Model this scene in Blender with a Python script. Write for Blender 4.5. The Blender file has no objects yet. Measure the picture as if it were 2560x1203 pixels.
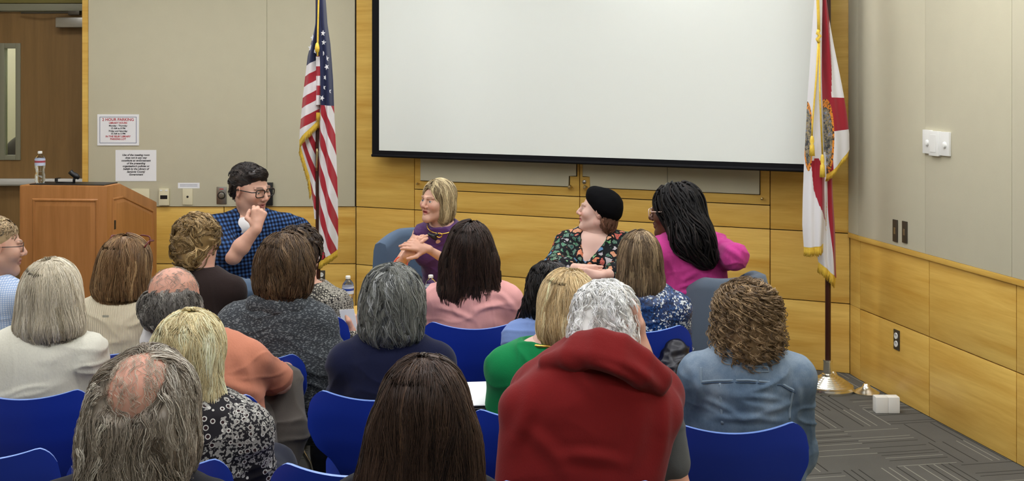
import bpy, bmesh, math, random
import numpy as np
from mathutils import Vector, Matrix, Euler
PI = math.pi
C = bpy.context.scene.collection

# ------------------------------------------------------------ camera, world, lights, exposure
F_PX, CX, HY, CAM_Z = 2800.0, 1280.0, 215.0, 1.8
cam_d = bpy.data.cameras.new('camera'); cam = bpy.data.objects.new('camera', cam_d); C.objects.link(cam)
cam.location = (0, 0, CAM_Z); cam.rotation_euler = (PI / 2, 0, 0)
cam_d.sensor_width = 36; cam_d.sensor_fit = 'HORIZONTAL'; cam_d.lens = 36 * F_PX / 2560
cam_d.shift_y = -(601.5 - HY) / 2560; cam_d.clip_start = 0.05; cam_d.clip_end = 100
bpy.context.scene.camera = cam
w = bpy.data.worlds.new('world'); bpy.context.scene.world = w; w.use_nodes = True
w.node_tree.nodes['Background'].inputs[0].default_value = (0.9, 0.95, 1, 1)
w.node_tree.nodes['Background'].inputs[1].default_value = 0.02
vs = bpy.context.scene.view_settings
vs.view_transform = 'Standard'; vs.look = 'None'; vs.gamma = 1; vs.use_curve_mapping = False; vs.exposure = 0.0
LAMP = 11.2           # radiance of the ceiling diffusers
LAMP_COL = (1.0, 1.01, 1.04)
CEIL = 3.3

# ------------------------------------------------------------ helpers
def W(px, py, Y): return np.array([(px - CX) / F_PX * Y, Y, CAM_Z - (py - HY) / F_PX * Y])
def tag(o, label=None, cat=None, group=None, kind=None):
    if label: o['label'] = label
    if cat: o['category'] = cat
    if group: o['group'] = group
    if kind: o['kind'] = kind
    return o
def empty(name, loc, label, cat, group=None, rz=0):
    o = bpy.data.objects.new(name, None); C.objects.link(o); o.location = [float(v) for v in loc]; o.rotation_euler = (0, 0, rz)
    o.empty_display_size = .05
    return tag(o, label, cat, group)
def link(o, parent=None):
    C.objects.link(o)
    if parent is not None: o.parent = parent
    return o
def copy_tree(o, parent=None):
    c = o.copy(); C.objects.link(c)
    if parent is not None: c.parent = parent
    for ch in [x for x in bpy.data.objects if x.parent == o]: copy_tree(ch, c)
    return c
def npmesh(name, V, F, mats, parent=None, smooth=True, attrs=None, loc=None, mi=None):
    """V (n,3), F (m,3|4) arrays -> one mesh object; loc is subtracted from V"""
    V = np.asarray(V, dtype=np.float32); F = np.asarray(F, dtype=np.int32)
    if loc is not None: V = V - np.asarray(loc, dtype=np.float32)
    me = bpy.data.meshes.new(name); n = F.shape[1]
    me.vertices.add(len(V)); me.vertices.foreach_set('co', V.ravel())
    me.loops.add(F.size); me.loops.foreach_set('vertex_index', F.ravel())
    me.polygons.add(len(F)); me.polygons.foreach_set('loop_start', np.arange(0, F.size, n, dtype=np.int32))
    me.polygons.foreach_set('loop_total', np.full(len(F), n, dtype=np.int32))
    if mi is not None: me.polygons.foreach_set('material_index', np.asarray(mi, dtype=np.int32))
    me.update(calc_edges=True)
    if smooth: me.polygons.foreach_set('use_smooth', np.ones(len(F), dtype=bool))
    for k, a in (attrs or {}).items():
        a = np.asarray(a, dtype=np.float32)
        if a.ndim == 2:
            if a.shape[1] == 3: a = np.concatenate([a, np.ones((len(a), 1), np.float32)], 1)
            at = me.attributes.new(k, 'FLOAT_COLOR', 'POINT'); at.data.foreach_set('color', a.ravel())
        else:
            at = me.attributes.new(k, 'FLOAT', 'POINT'); at.data.foreach_set('value', a)
    for m in (mats if isinstance(mats, (list, tuple)) else [mats]): me.materials.append(m)
    return link(bpy.data.objects.new(name, me), parent)
class MB:
    """collects boxes, tubes, lathes and prisms; build() links them as ONE mesh"""
    def __init__(s): s.bm = bmesh.new(); s.mi = 0
    def _f(s, vs):
        try: f = s.bm.faces.new(vs); f.material_index = s.mi; return f
        except ValueError: return None
    def box(s, x0, x1, y0, y1, z0, z1, M=None, bev=0):
        cs = [(x, y, z) for z in (z0, z1) for y in (y0, y1) for x in (x0, x1)]
        v = [s.bm.verts.new((M @ Vector(c)) if M is not None else c) for c in cs]
        fs = [s._f([v[i] for i in q]) for q in ((0, 2, 3, 1), (4, 5, 7, 6), (0, 1, 5, 4), (2, 6, 7, 3), (0, 4, 6, 2), (1, 3, 7, 5))]
        if bev:
            es = list({e for f in fs for e in f.edges})
            bmesh.ops.bevel(s.bm, geom=es, offset=bev, segments=2, affect='EDGES', profile=.6)
        return s
    def prism(s, pts, d0, d1, M=None, bev=0):
        """polygon pts (x,z) extruded y from d0 to d1"""
        a = [s.bm.verts.new((M @ Vector((x, d0, z))) if M is not None else (x, d0, z)) for x, z in pts]
        b = [s.bm.verts.new((M @ Vector((x, d1, z))) if M is not None else (x, d1, z)) for x, z in pts]
        n = len(pts); fs = [s._f(a), s._f(b[::-1])]
        fs += [s._f([a[(i + 1) % n], a[i], b[i], b[(i + 1) % n]]) for i in range(n)]
        if bev:
            es = list({e for f in fs if f for e in f.edges})
            bmesh.ops.bevel(s.bm, geom=es, offset=bev, segments=2, affect='EDGES', profile=.6)
        return s
    def tube(s, pts, r, n=10, closed=False, flat=None):
        pts = [Vector([float(c) for c in p]) for p in pts]; R = r if isinstance(r, (list, tuple)) else [r] * len(pts)
        rings = []; up = None
        for i, p in enumerate(pts):
            if closed: t = pts[(i + 1) % len(pts)] - pts[i - 1]
            else: t = pts[min(i + 1, len(pts) - 1)] - pts[max(i - 1, 0)]
            t.normalize()
            if up is None: up = t.orthogonal().normalized() if flat is None else Vector(flat)
            up = (up - t * up.dot(t))
            up = up.normalized() if up.length > 1e-6 else t.orthogonal().normalized()
            sd = t.cross(up)
            k = 1 if flat is None else .35
            rings.append([s.bm.verts.new(p + (up * math.cos(a) * k + sd * math.sin(a)) * R[i]) for a in [2 * PI * j / n for j in range(n)]])
        m = len(rings)
        for i in range(m if closed else m - 1):
            A, B = rings[i], rings[(i + 1) % m]
            for j in range(n): s._f([A[j], A[(j + 1) % n], B[(j + 1) % n], B[j]])
        if not closed: s._f(rings[0][::-1]); s._f(rings[-1])
        return s
    def lathe(s, prof, n=32, c=(0, 0, 0), M=None):
        rings = []
        for r, z in prof:
            ring = []
            for j in range(n if r > 1e-6 else 1):
                a = 2 * PI * j / n; q = Vector((c[0] + r * math.cos(a), c[1] + r * math.sin(a), c[2] + z))
                ring.append(s.bm.verts.new(M @ q if M is not None else q))
            rings.append(ring)
        for A, B in zip(rings, rings[1:]):
            for j in range(n):
                if len(A) == 1 and len(B) == 1: continue
                if len(A) == 1: s._f([A[0], B[(j + 1) % n], B[j]])
                elif len(B) == 1: s._f([A[j], A[(j + 1) % n], B[0]])
                else: s._f([A[j], A[(j + 1) % n], B[(j + 1) % n], B[j]])
        return s
    def build(s, name, mats, parent=None, smooth=False, loc=None):
        bmesh.ops.recalc_face_normals(s.bm, faces=s.bm.faces)
        me = bpy.data.meshes.new(name)
        if loc is not None: bmesh.ops.translate(s.bm, verts=s.bm.verts, vec=-Vector([float(v) for v in loc]))
        s.bm.to_mesh(me); s.bm.free()
        for m in (mats if isinstance(mats, (list, tuple)) else [mats]): me.materials.append(m)
        if smooth:
            me.polygons.foreach_set('use_smooth', [True] * len(me.polygons))
            if smooth != 'all':
                me.set_sharp_from_angle(angle=math.radians(38))
        return link(bpy.data.objects.new(name, me), parent)

# ------------------------------------------------------------ noise and implicit surfaces
_rs = np.random.RandomState(7); _perm = _rs.permutation(256); _perm = np.concatenate([_perm, _perm, _perm])
_grad = _rs.normal(size=(256, 3)); _grad /= np.linalg.norm(_grad, axis=1)[:, None]
def noise(P):
    P = np.asarray(P, dtype=np.float64); I = np.floor(P).astype(np.int64); f = P - I; I &= 255
    u = f * f * f * (f * (f * 6 - 15) + 10); r = 0
    for dx in (0, 1):
        for dy in (0, 1):
            for dz in (0, 1):
                h = _perm[_perm[_perm[(I[:, 0] + dx) & 255] + ((I[:, 1] + dy) & 255)] + ((I[:, 2] + dz) & 255)]
                g = _grad[h]; d = (f[:, 0] - dx) * g[:, 0] + (f[:, 1] - dy) * g[:, 1] + (f[:, 2] - dz) * g[:, 2]
                wx = u[:, 0] if dx else 1 - u[:, 0]; wy = u[:, 1] if dy else 1 - u[:, 1]; wz = u[:, 2] if dz else 1 - u[:, 2]
                r = r + d * wx * wy * wz
    return r * 1.6
def smin(a, b, k):
    if k <= 0: return np.minimum(a, b)
    h = np.maximum(k - np.abs(a - b), 0) / k
    return np.minimum(a, b) - h * h * k * .25
class Field:
    def __init__(s, T=None): s.p = []; s.T = T or (np.zeros(3), np.eye(3), 1.0)
    def frame(s, c, R=None, sc=1.0): s.T = (np.array(c, float), np.eye(3) if R is None else np.asarray(R, float), sc); return s
    def _w(s, q): c, R, sc = s.T; return c + R @ (np.asarray(q, float) * sc)
    def rc(s, a, b, ra, rb, k=.02, op='u', flat=None):
        sc = s.T[2]
        fl = None if flat is None else (s.T[1] @ np.asarray(flat[0], float), flat[1])
        s.p.append(('rc', s._w(a), s._w(b), ra * sc, rb * sc, k * sc, op, fl)); return s
    def el(s, c, r, k=.02, op='u', R=None):
        sc = s.T[2]; RR = s.T[1] @ (np.eye(3) if R is None else np.asarray(R, float))
        s.p.append(('el', s._w(c), np.asarray(r, float) * sc, RR, 0, k * sc, op, None)); return s
    def sp(s, c, r, k=.02, op='u'): return s.el(c, (r, r, r), k, op)
    def chain(s, pts, rs, k=.02, op='u'):
        for i in range(len(pts) - 1): s.rc(pts[i], pts[i + 1], rs[i], rs[i + 1], k, op)
        return s
    def add(s, other): s.p += other.p; return s
    @staticmethod
    def _d(q, P):
        if q[0] == 'rc':
            _, a, b, ra, rb, k, op, fl = q
            ba = b - a; pa = P - a; L = float(ba @ ba) + 1e-12
            if fl is not None:
                n, f = fl; dn = pa @ n; pa = pa + dn[..., None] * n * (1 / f - 1)
            h = np.clip(pa @ ba / L, 0, 1)
            d = np.sqrt(((pa - h[..., None] * ba) ** 2).sum(-1)) - (ra + (rb - ra) * h)
            return d if fl is None else d * min(1, (1 + fl[1]) / 2)
        _, c, r, R, _, k, op, _ = q
        l = (P - c) @ R; k0 = np.sqrt(((l / r) ** 2).sum(-1)); k1 = np.sqrt(((l / (r * r)) ** 2).sum(-1)) + 1e-9
        return k0 * (k0 - 1) / k1
    @staticmethod
    def _bb(q):
        if q[0] == 'rc':
            m = max(q[3], q[4]); return np.minimum(q[1], q[2]) - m, np.maximum(q[1], q[2]) + m
        e = np.sqrt(((q[3] * q[2]) ** 2).sum(1)); return q[1] - e, q[1] + e
    def ev(s, P):
        D = np.full(len(P), .5)
        for q in s.p:
            d = s._d(q, P)
            D = smin(D, d, q[5]) if q[6] == 'u' else -smin(-D, d, q[5])
        return D
    def grad(s, P, e=.002):
        g = np.stack([s.ev(P + np.eye(3)[i] * e) - s.ev(P - np.eye(3)[i] * e) for i in range(3)], 1)
        return g / (np.linalg.norm(g, axis=1)[:, None] + 1e-9)
    def mesh(s, h, iso=0.0, lo=None, hi=None):
        us = [q for q in s.p if q[6] == 'u']
        L = np.min([s._bb(q)[0] for q in us], 0) - .02 - abs(iso); H = np.max([s._bb(q)[1] for q in us], 0) + .02 + abs(iso)
        if lo is not None: L = np.maximum(L, lo)
        if hi is not None: H = np.minimum(H, hi)
        n = np.maximum(np.ceil((H - L) / h).astype(int) + 1, 3)
        ax = [L[i] + np.arange(n[i]) * h for i in range(3)]
        G = np.full(tuple(n), .3, dtype=np.float32)
        for q in s.p:
            a, b = s._bb(q); m = q[5] + .035 + abs(iso)
            i0 = np.clip(np.floor((a - m - L) / h).astype(int), 0, n - 1); i1 = np.clip(np.ceil((b + m - L) / h).astype(int) + 1, 1, n)
            if np.any(i1 <= i0): continue
            sl = tuple(slice(i0[i], i1[i]) for i in range(3))
            P = np.stack(np.meshgrid(*[ax[i][sl[i]] for i in range(3)], indexing='ij'), -1)
            d = s._d(q, P).astype(np.float32)
            G[sl] = smin(G[sl], d, q[5]) if q[6] == 'u' else -smin(-G[sl], d, q[5])
        return nets(G - iso, L, h)
def nets(G, L, h):
    S = G < 0; c = [S[i:S.shape[0] - 1 + i, j:S.shape[1] - 1 + j, k:S.shape[2] - 1 + k] for i in (0, 1) for j in (0, 1) for k in (0, 1)]
    sm = sum(x.astype(np.int8) for x in c); A = np.argwhere((sm > 0) & (sm < 8))
    idx = np.full(sm.shape, -1, dtype=np.int32); idx[A[:, 0], A[:, 1], A[:, 2]] = np.arange(len(A))
    offs = np.array([(i, j, k) for i in (0, 1) for j in (0, 1) for k in (0, 1)])
    val = [G[A[:, 0] + o[0], A[:, 1] + o[1], A[:, 2] + o[2]] for o in offs]
    P = np.zeros((len(A), 3)); cnt = np.zeros(len(A))
    for a in range(8):
        for b in range(a + 1, 8):
            if np.abs(offs[a] - offs[b]).sum() != 1: continue
            va, vb = val[a], val[b]; m = (va < 0) != (vb < 0); t = va[m] / (va[m] - vb[m])
            P[m] += offs[a] + t[:, None] * (offs[b] - offs[a]); cnt[m] += 1
    V = L + (A + P / cnt[:, None]) * h
    F = []
    for ax in range(3):
        o = [0, 0, 0]; o[ax] = 1
        S0 = S[:S.shape[0] - o[0], :S.shape[1] - o[1], :S.shape[2] - o[2]]; S1 = S[o[0]:, o[1]:, o[2]:]
        E = np.argwhere(S0 != S1); u, v = (ax + 1) % 3, (ax + 2) % 3
        ok = (E[:, u] > 0) & (E[:, v] > 0) & (E[:, u] < S.shape[u] - 1) & (E[:, v] < S.shape[v] - 1); E = E[ok]
        def at(du, dv):
            q = E.copy(); q[:, u] += du; q[:, v] += dv; return idx[q[:, 0], q[:, 1], q[:, 2]]
        Q = np.stack([at(-1, -1), at(0, -1), at(0, 0), at(-1, 0)], 1)
        fl = ~S0[E[:, 0], E[:, 1], E[:, 2]]; Q[fl] = Q[fl][:, ::-1]; F.append(Q)
    F = np.concatenate(F); F = F[(F >= 0).all(1)]
    return V, F
def vnormals(V, F):
    n = np.cross(V[F[:, 2]] - V[F[:, 0]], V[F[:, 3]] - V[F[:, 1]]); N = np.zeros_like(V)
    for i in range(4):
        for a in range(3): N[:, a] += np.bincount(F[:, i], n[:, a], len(V))
    return N / (np.linalg.norm(N, axis=1)[:, None] + 1e-12)
def joinm(parts):
    V = []; F = []; A = []; o = 0
    for v, f, a in parts: V.append(v); F.append(f + o); A.append(a); o += len(v)
    return np.concatenate(V), np.concatenate(F), np.concatenate(A)
def Rz(a): c, s = math.cos(a), math.sin(a); return np.array([[c, -s, 0], [s, c, 0], [0, 0, 1.]])
def Rx(a): c, s = math.cos(a), math.sin(a); return np.array([[1., 0, 0], [0, c, -s], [0, s, c]])
def Ry(a): c, s = math.cos(a), math.sin(a); return np.array([[c, 0, s], [0, 1., 0], [-s, 0, c]])
D2R = PI / 180
# ------------------------------------------------------------ materials
def lin(r, g, b):
    f = lambda c: c / 12.92 if c <= .04045 else ((c + .055) / 1.055) ** 2.4
    return (f(r / 255), f(g / 255), f(b / 255), 1)
class NT:
    def __init__(s, name):
        s.m = bpy.data.materials.new(name); s.m.use_nodes = True; s.t = s.m.node_tree; s.b = s.t.nodes['Principled BSDF']
        s.tc = None
    def n(s, ty, **kw):
        o = s.t.nodes.new(ty)
        for k, v in kw.items():
            if k.startswith('i_'): o.inputs[int(k[2:]) if k[2:].isdigit() else k[2:].replace('_', ' ')].default_value = v
            else: setattr(o, k, v)
        return o
    def l(s, a, b): s.t.links.new(a, b)
    def obj(s):
        if not s.tc: s.tc = s.n('ShaderNodeTexCoord')
        return s.tc.outputs['Object']
    def mapn(s, scale=(1, 1, 1), rot=(0, 0, 0), src=None):
        m = s.n('ShaderNodeMapping'); m.inputs['Scale'].default_value = scale; m.inputs['Rotation'].default_value = rot
        s.l(src or s.obj(), m.inputs[0]); return m.outputs[0]
    def noise(s, scale, detail=4, vec=None, rough=.5, dist=0):
        o = s.n('ShaderNodeTexNoise'); o.inputs['Scale'].default_value = scale; o.inputs['Detail'].default_value = detail
        o.inputs['Roughness'].default_value = rough; o.inputs['Distortion'].default_value = dist
        s.l(vec or s.obj(), o.inputs['Vector']); return o.outputs['Fac']
    def vor(s, scale, feat='F1', out='Distance', vec=None, rnd=1):
        o = s.n('ShaderNodeTexVoronoi', feature=feat); o.inputs['Scale'].default_value = scale
        o.inputs['Randomness'].default_value = rnd
        s.l(vec or s.obj(), o.inputs['Vector']); return o.outputs[out]
    def ramp(s, fac, stops, interp='LINEAR'):
        r = s.n('ShaderNodeValToRGB'); r.color_ramp.interpolation = interp; e = r.color_ramp.elements
        while len(e) < len(stops): e.new(.5)
        for i, (p, c) in enumerate(stops): e[i].position = p; e[i].color = c if len(c) == 4 else (*c, 1)
        s.l(fac, r.inputs[0]); return r.outputs[0]
    def math(s, op, a, b=None, c=None):
        o = s.n('ShaderNodeMath', operation=op)
        for i, v in enumerate((a, b, c)):
            if v is None: continue
            if isinstance(v, (int, float)): o.inputs[i].default_value = v
            else: s.l(v, o.inputs[i])
        return o.outputs[0]
    def mix(s, f, a, b, bt='MIX'):
        o = s.n('ShaderNodeMix', data_type='RGBA', blend_type=bt)
        for i, v in ((0, f), (6, a), (7, b)):
            if isinstance(v, (int, float)): o.inputs[i].default_value = v
            elif isinstance(v, tuple): o.inputs[i].default_value = v
            else: s.l(v, o.inputs[i])
        return o.outputs[2]
    def attr(s, name):
        o = s.n('ShaderNodeAttribute', attribute_name=name); return o
    def bump(s, h, strength=.3, dist=.002):
        o = s.n('ShaderNodeBump'); o.inputs['Strength'].default_value = strength; o.inputs['Distance'].default_value = dist
        s.l(h, o.inputs['Height']); s.l(o.outputs[0], s.b.inputs['Normal']); return s
    def col(s, c):
        if isinstance(c, tuple): s.b.inputs['Base Color'].default_value = c
        else: s.l(c, s.b.inputs['Base Color'])
        return s
    def set(s, rough=.6, metal=0, spec=.5, **kw):
        s.b.inputs['Roughness'].default_value = rough; s.b.inputs['Metallic'].default_value = metal
        s.b.inputs['Specular IOR Level'].default_value = spec
        for k, v in kw.items(): s.b.inputs[k.replace('_', ' ')].default_value = v
        return s
def plain(name, c, rough=.6, metal=0, spec=.5, **kw): return NT(name).col(c).set(rough, metal, spec, **kw).m
def fabric(name, c, rough=.9, scale=350, var=.12, bump=.35, bscale=None):
    t = NT(name); n = t.noise(scale, 3); n2 = t.noise(8, 3)
    dk = tuple(v * (1 - var) for v in c[:3]) + (1,); lt = tuple(min(1, v * (1 + var)) for v in c[:3]) + (1,)
    t.col(t.mix(t.math('MULTIPLY', t.math('ADD', n, n2), .5), dk, lt)).set(rough, spec=.15)
    t.b.inputs['Sheen Weight'].default_value = .15
    t.bump(n, bump, .0015); return t.m
def wood(name, dark, light, scale=1.0, rough=.35, axis=0, vstreak=False, panel=True):
    t = NT(name); oi = t.n('ShaderNodeObjectInfo'); mp = t.n('ShaderNodeMapping')
    sc = (.7, 3, 9) if axis == 0 else (9, 9, .6)
    mp.inputs['Scale'].default_value = tuple(v * scale for v in sc)
    t.l(t.obj(), mp.inputs[0])
    cb = t.n('ShaderNodeCombineXYZ'); r = t.math('MULTIPLY', oi.outputs['Random'], 37.0)
    for i in range(3): t.l(r, cb.inputs[i])
    t.l(cb.outputs[0], mp.inputs['Location'])
    n = t.noise(1.6, 5, mp.outputs[0], .55, .6); f = t.noise(9, 4, mp.outputs[0], .6)
    fac = t.math('ADD', t.math('MULTIPLY', n, .75), t.math('MULTIPLY', f, .25))
    c = t.ramp(fac, [(.32, dark), (.5, tuple((a + b) / 2 for a, b in zip(dark, light))), (.68, light)])
    if panel:
        big = t.noise(1.1, 1, mp.outputs[0]); c = t.mix(t.math('MULTIPLY', big, .22), c, tuple(v * .72 for v in dark[:3]) + (1,))
    t.col(c).set(rough, spec=.4); t.bump(f, .04, .001); return t.m
M = {}
M['fab'] = fabric('wall_fabric', lin(201, 195, 168), scale=260, var=.07, bump=.3)
M['maple'] = wood('maple', lin(208, 158, 66), lin(240, 202, 108))
M['podium'] = wood('cherry', lin(160, 104, 50), lin(190, 130, 74), axis=2, rough=.4)
M['doorwood'] = wood('door_wood', lin(118, 90, 50), lin(138, 106, 62), axis=2, rough=.45)
M['dark'] = plain('dark_gap', lin(40, 26, 12), .8)
M['black'] = plain('black_felt', lin(14, 14, 18), .75, spec=.2)
M['screen'] = plain('screen_white', lin(236, 240, 232), .85, spec=.1)
M['white'] = plain('white_plastic', lin(236, 236, 230), .4)
M['cream'] = plain('cream_plastic', lin(222, 214, 180), .45)
M['steel'] = plain('brushed_steel', lin(170, 168, 160), .35, 1)
M['chrome'] = plain('chrome', lin(240, 238, 228), .2, 1)
M['brass'] = plain('brass', lin(200, 180, 130), .3, 1)
M['gold'] = plain('gold', lin(220, 180, 90), .25, 1)
M['greyframe'] = plain('grey_paint', lin(128, 126, 104), .5)
M['olive'] = plain('olive_paint', lin(116, 106, 52), .8)
M['paleg'] = plain('pale_green_paint', lin(214, 218, 168), .8)
M['blackp'] = plain('black_plastic', lin(20, 20, 22), .4)
M['darkgrey'] = plain('dark_grey_metal', lin(84, 78, 68), .45, .6)
M['ceil'] = plain('ceiling_tile', lin(225, 222, 212), .9)
M['paint'] = plain('wall_paint', lin(190, 180, 160), .9)
M['paper'] = plain('paper', lin(238, 238, 238), .8, spec=.2)
M['red_ink'] = plain('red_ink', lin(186, 58, 66), .8)
M['black_ink'] = plain('black_ink', lin(70, 70, 72), .8)
M['blue_ink'] = plain('blue_ink', lin(120, 128, 150), .8)
def lampmat():
    t = NT('lamp_diffuser'); e = t.n('ShaderNodeEmission'); e.inputs[0].default_value = (*LAMP_COL, 1); e.inputs[1].default_value = LAMP
    t.l(e.outputs[0], t.t.nodes['Material Output'].inputs[0]); return t.m
M['lamp'] = lampmat()
def carpetmat():
    t = NT('carpet'); base = lin(92, 90, 84)
    sx = t.n('ShaderNodeSeparateXYZ'); t.l(t.mapn((1, 1, 1), (0, 0, -.18)), sx.inputs[0]); X, Y = sx.outputs[0], sx.outputs[1]
    ts = .61
    ch = t.n('ShaderNodeTexChecker'); ch.inputs['Scale'].default_value = 1 / ts; t.l(t.mapn((1, 1, 0), (0, 0, -.18)), ch.inputs[0])
    def lines(a, b):
        cb = t.n('ShaderNodeCombineXYZ'); t.l(t.math('MULTIPLY', a, 26.0), cb.inputs[0]); t.l(t.math('MULTIPLY', t.math('FLOOR', t.math('DIVIDE', b, ts / 2)), 7.3), cb.inputs[1])
        w = t.n('ShaderNodeTexWhiteNoise'); w.noise_dimensions = '2D'
        fl = t.n('ShaderNodeVectorMath', operation='FLOOR'); t.l(cb.outputs[0], fl.inputs[0]); t.l(fl.outputs[0], w.inputs['Vector'])
        fr = t.math('FRACT', t.math('MULTIPLY', a, 26.0)); thin = t.math('LESS_THAN', fr, .16)
        return w.outputs['Value'], thin
    w1, t1 = lines(X, Y); w2, t2 = lines(Y, X)
    cf = ch.outputs['Fac']
    wv = t.math('ADD', t.math('MULTIPLY', w1, cf), t.math('MULTIPLY', w2, t.math('SUBTRACT', 1.0, cf)))
    th = t.math('ADD', t.math('MULTIPLY', t1, cf), t.math('MULTIPLY', t2, t.math('SUBTRACT', 1.0, cf)))
    lt = t.math('MULTIPLY', th, t.math('GREATER_THAN', wv, .72)); dk = t.math('MULTIPLY', th, t.math('LESS_THAN', wv, .38))
    n = t.noise(300, 2); n2 = t.noise(2.5, 3)
    c = t.mix(t.math('MULTIPLY', t.math('ADD', n, n2), .5), lin(72, 71, 67), lin(110, 108, 102))
    c = t.mix(lt, c, lin(138, 136, 126)); c = t.mix(dk, c, lin(50, 49, 46))
    t.col(c).set(.95, spec=.1); t.bump(n, .5, .003); return t.m
M['carpet'] = carpetmat()

# ------------------------------------------------------------ the room
class Wall:
    """u along the wall, y = -out of it into the room, z up"""
    def __init__(s, p0, p1):
        s.p0 = np.array([p0[0], p0[1], 0.]); d = np.array([p1[0] - p0[0], p1[1] - p0[1], 0.]); s.L = np.linalg.norm(d); s.u = d / s.L
        s.n = np.array([-s.u[1], s.u[0], 0.])     # away from the room when walls run left to right as seen
        s.M = Matrix(((s.u[0], s.n[0], 0, s.p0[0]), (s.u[1], s.n[1], 0, s.p0[1]), (0, 0, 1, 0), (0, 0, 0, 1)))
    def at(s, px, py=HY, out=0.0):
        k = (px - CX) / F_PX; q = s.p0 - s.n * out
        # (k*Y, Y) = q + t*u
        t = (k * q[1] - q[0]) / (s.u[0] - k * s.u[1]); Y = q[1] + t * s.u[1]
        return t, CAM_Z - (py - HY) / F_PX * Y
    def z(s, px, py, out=0.0): return s.at(px, py, out)[1]
    def place(s, o): o.matrix_world = s.M; return o
def pxY(px, Y): return ((px - CX) / F_PX * Y, Y)
YL = 8.586
P1 = pxY(890, 8.56); P2 = pxY(2125, 7.0); P3 = pxY(2150, 6.848)
dR = (.1825 / 1.0165, -1 / 1.0165); P4 = (P3[0] + dR[0] * 10, P3[1] + dR[1] * 10)
wl = Wall(pxY(208, YL), pxY(890, YL)); wf = Wall(P1, P2); wc = Wall(P2, P3); wr = Wall(P3, P4)
ZS, ZR = .436, .877
def struct(o): o['kind'] = 'structure'; return o
def slab(name, wl_, u0, u1, z0, z1, mat, y0=0.02, y1=.17):
    return struct(wl_.place(MB().box(u0, u1, y0, y1, z0, z1).build(name, mat)))
def panel(wl_, parent, name, u0, u1, z0, z1, mat, gap=.003, out=0.0, th=.0195, bev=.0015):
    o = MB().box(0, u1 - u0 - 2 * gap, -out, th - out, 0, z1 - z0 - 2 * gap, bev=bev).build(name, mat, parent, smooth=True)
    o.location = (u0 + gap, 0, z0 + gap); return o
m = MB(); m.box(-4.75, 4.3, -3.3, 11.5, -.1, 0); struct(m.build('floor', M['carpet']))
m = MB(); m.box(-4.9, 4.3, -3.3, 11.5, CEIL, CEIL + .1); struct(m.build('ceiling', M['ceil']))
m = MB(); m.box(-4.75, 4.3, -3.3, -3.15, 0, CEIL); struct(m.build('wall_back', M['paint']))
m = MB(); m.box(-4.9, -4.75, -3.3, 11.5, 0, CEIL); struct(m.build('wall_left_side', M['paint']))
# left part of the front: fabric over wood
lw = slab('wall_left', wl, 0, wl.L, 0, CEIL, M['dark'])
u222 = wl.at(222)[0]; u668 = wl.at(668)[0]; u888 = wl.at(888)[0]
panel(wl, lw, 'fabric_panel', u222, u668, ZR, CEIL, M['fab'], out=.012, gap=.001)
panel(wl, lw, 'fabric_panel', u668, u888, ZR, CEIL, M['fab'], out=.012, gap=.001)
for a, b in ((u222, wl.at(560)[0]), (wl.at(560)[0], wl.L)):
    panel(wl, lw, 'wood_panel', a, b, ZS, ZR, M['maple']); panel(wl, lw, 'wood_panel', a, b, 0, ZS, M['maple'])
tr = slab('trim_1', wl, 0, u222, 0, CEIL, M['maple'], -.02, .17)
# angled wood wall behind the screen
fw = slab('wall_front', wf, 0, wf.L, 0, CEIL, M['dark'])
U = [0] + [wf.at(p)[0] for p in (1036, 1449, 1925)] + [wf.L]
ZF = 1.031
for i in range(4):
    for z0, z1 in ((0, ZS), (ZS, ZR)): panel(wf, fw, 'wood_panel', U[i], U[i + 1], z0, z1, M['maple'])
panel(wf, fw, 'wood_panel', U[0], U[1], ZR, CEIL, M['maple']); panel(wf, fw, 'wood_panel', U[3], U[4], ZR, CEIL, M['maple'])
for i in (1, 2): panel(wf, fw, 'wood_panel', U[i], U[i + 1], ZR, ZF, M['maple'])
# cabinet with two fabric-faced doors below the screen
cab = empty('wall_cabinet', (0, 0, 0), 'maple wall cabinet with two fabric faced doors partly behind the projection screen', 'cabinet')
wf.place(cab); cab['kind'] = 'thing'
zf = wf.z(1052, 452); ztop = 2.6
def door(u0, u1, fu0, fu1, notch_left, joint=None):
    d = panel(wf, cab, 'door', u0, u1, ZF, ztop, M['maple']); ox, oz = u0 + .003, ZF + .003
    n = .055; nz = .075; a, b = fu0 - ox, fu1 - ox; z0, z1 = zf - oz, ztop - .06 - oz
    if notch_left: pts = [(a + n, z0), (b, z0), (b, z1), (a, z1), (a, z0 + nz), (a + n, z0 + nz)]
    else: pts = [(a, z0), (b - n, z0), (b - n, z0 + nz), (b, z0 + nz), (b, z1), (a, z1)]
    MB().prism(pts, -.006, .001).build('shadow_gap', M['dark'], d)
    q = [(x + (.004 if x < (a + b) / 2 else -.004), z + .004) for x, z in pts]
    if joint is None: MB().prism(q, -.014, -.004, bev=.002).build('fabric_panel', M['fab'], d, smooth=True)
    else:
        j = joint - ox
        ql = [p for p in q if p[0] < j - .1]; l = [q[0], (j - .0015, z0 + .004), (j - .0015, z1), q[3], q[4], q[5]]
        MB().prism(l, -.014, -.004, bev=.002).build('fabric_panel', M['fab'], d, smooth=True)
        MB().prism([(j + .0015, z0 + .004), q[1], q[2], (j + .0015, z1)], -.014, -.004, bev=.002).build('fabric_panel', M['fab'], d, smooth=True)
    return d, ox, oz
def knob(parent, u, z, ox, oz, mat, r=.014, name='knob'):
    R = Matrix.Translation((u - ox, 0, z - oz)) @ Matrix.Rotation(PI / 2, 4, 'X')
    MB().lathe([(0, 0), (r * .5, 0), (r * .5, .018), (r, .024), (r * 1.1, .034), (r * .7, .044), (0, .046)], 16, M=R).build(name, mat, parent, smooth=True)
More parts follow.
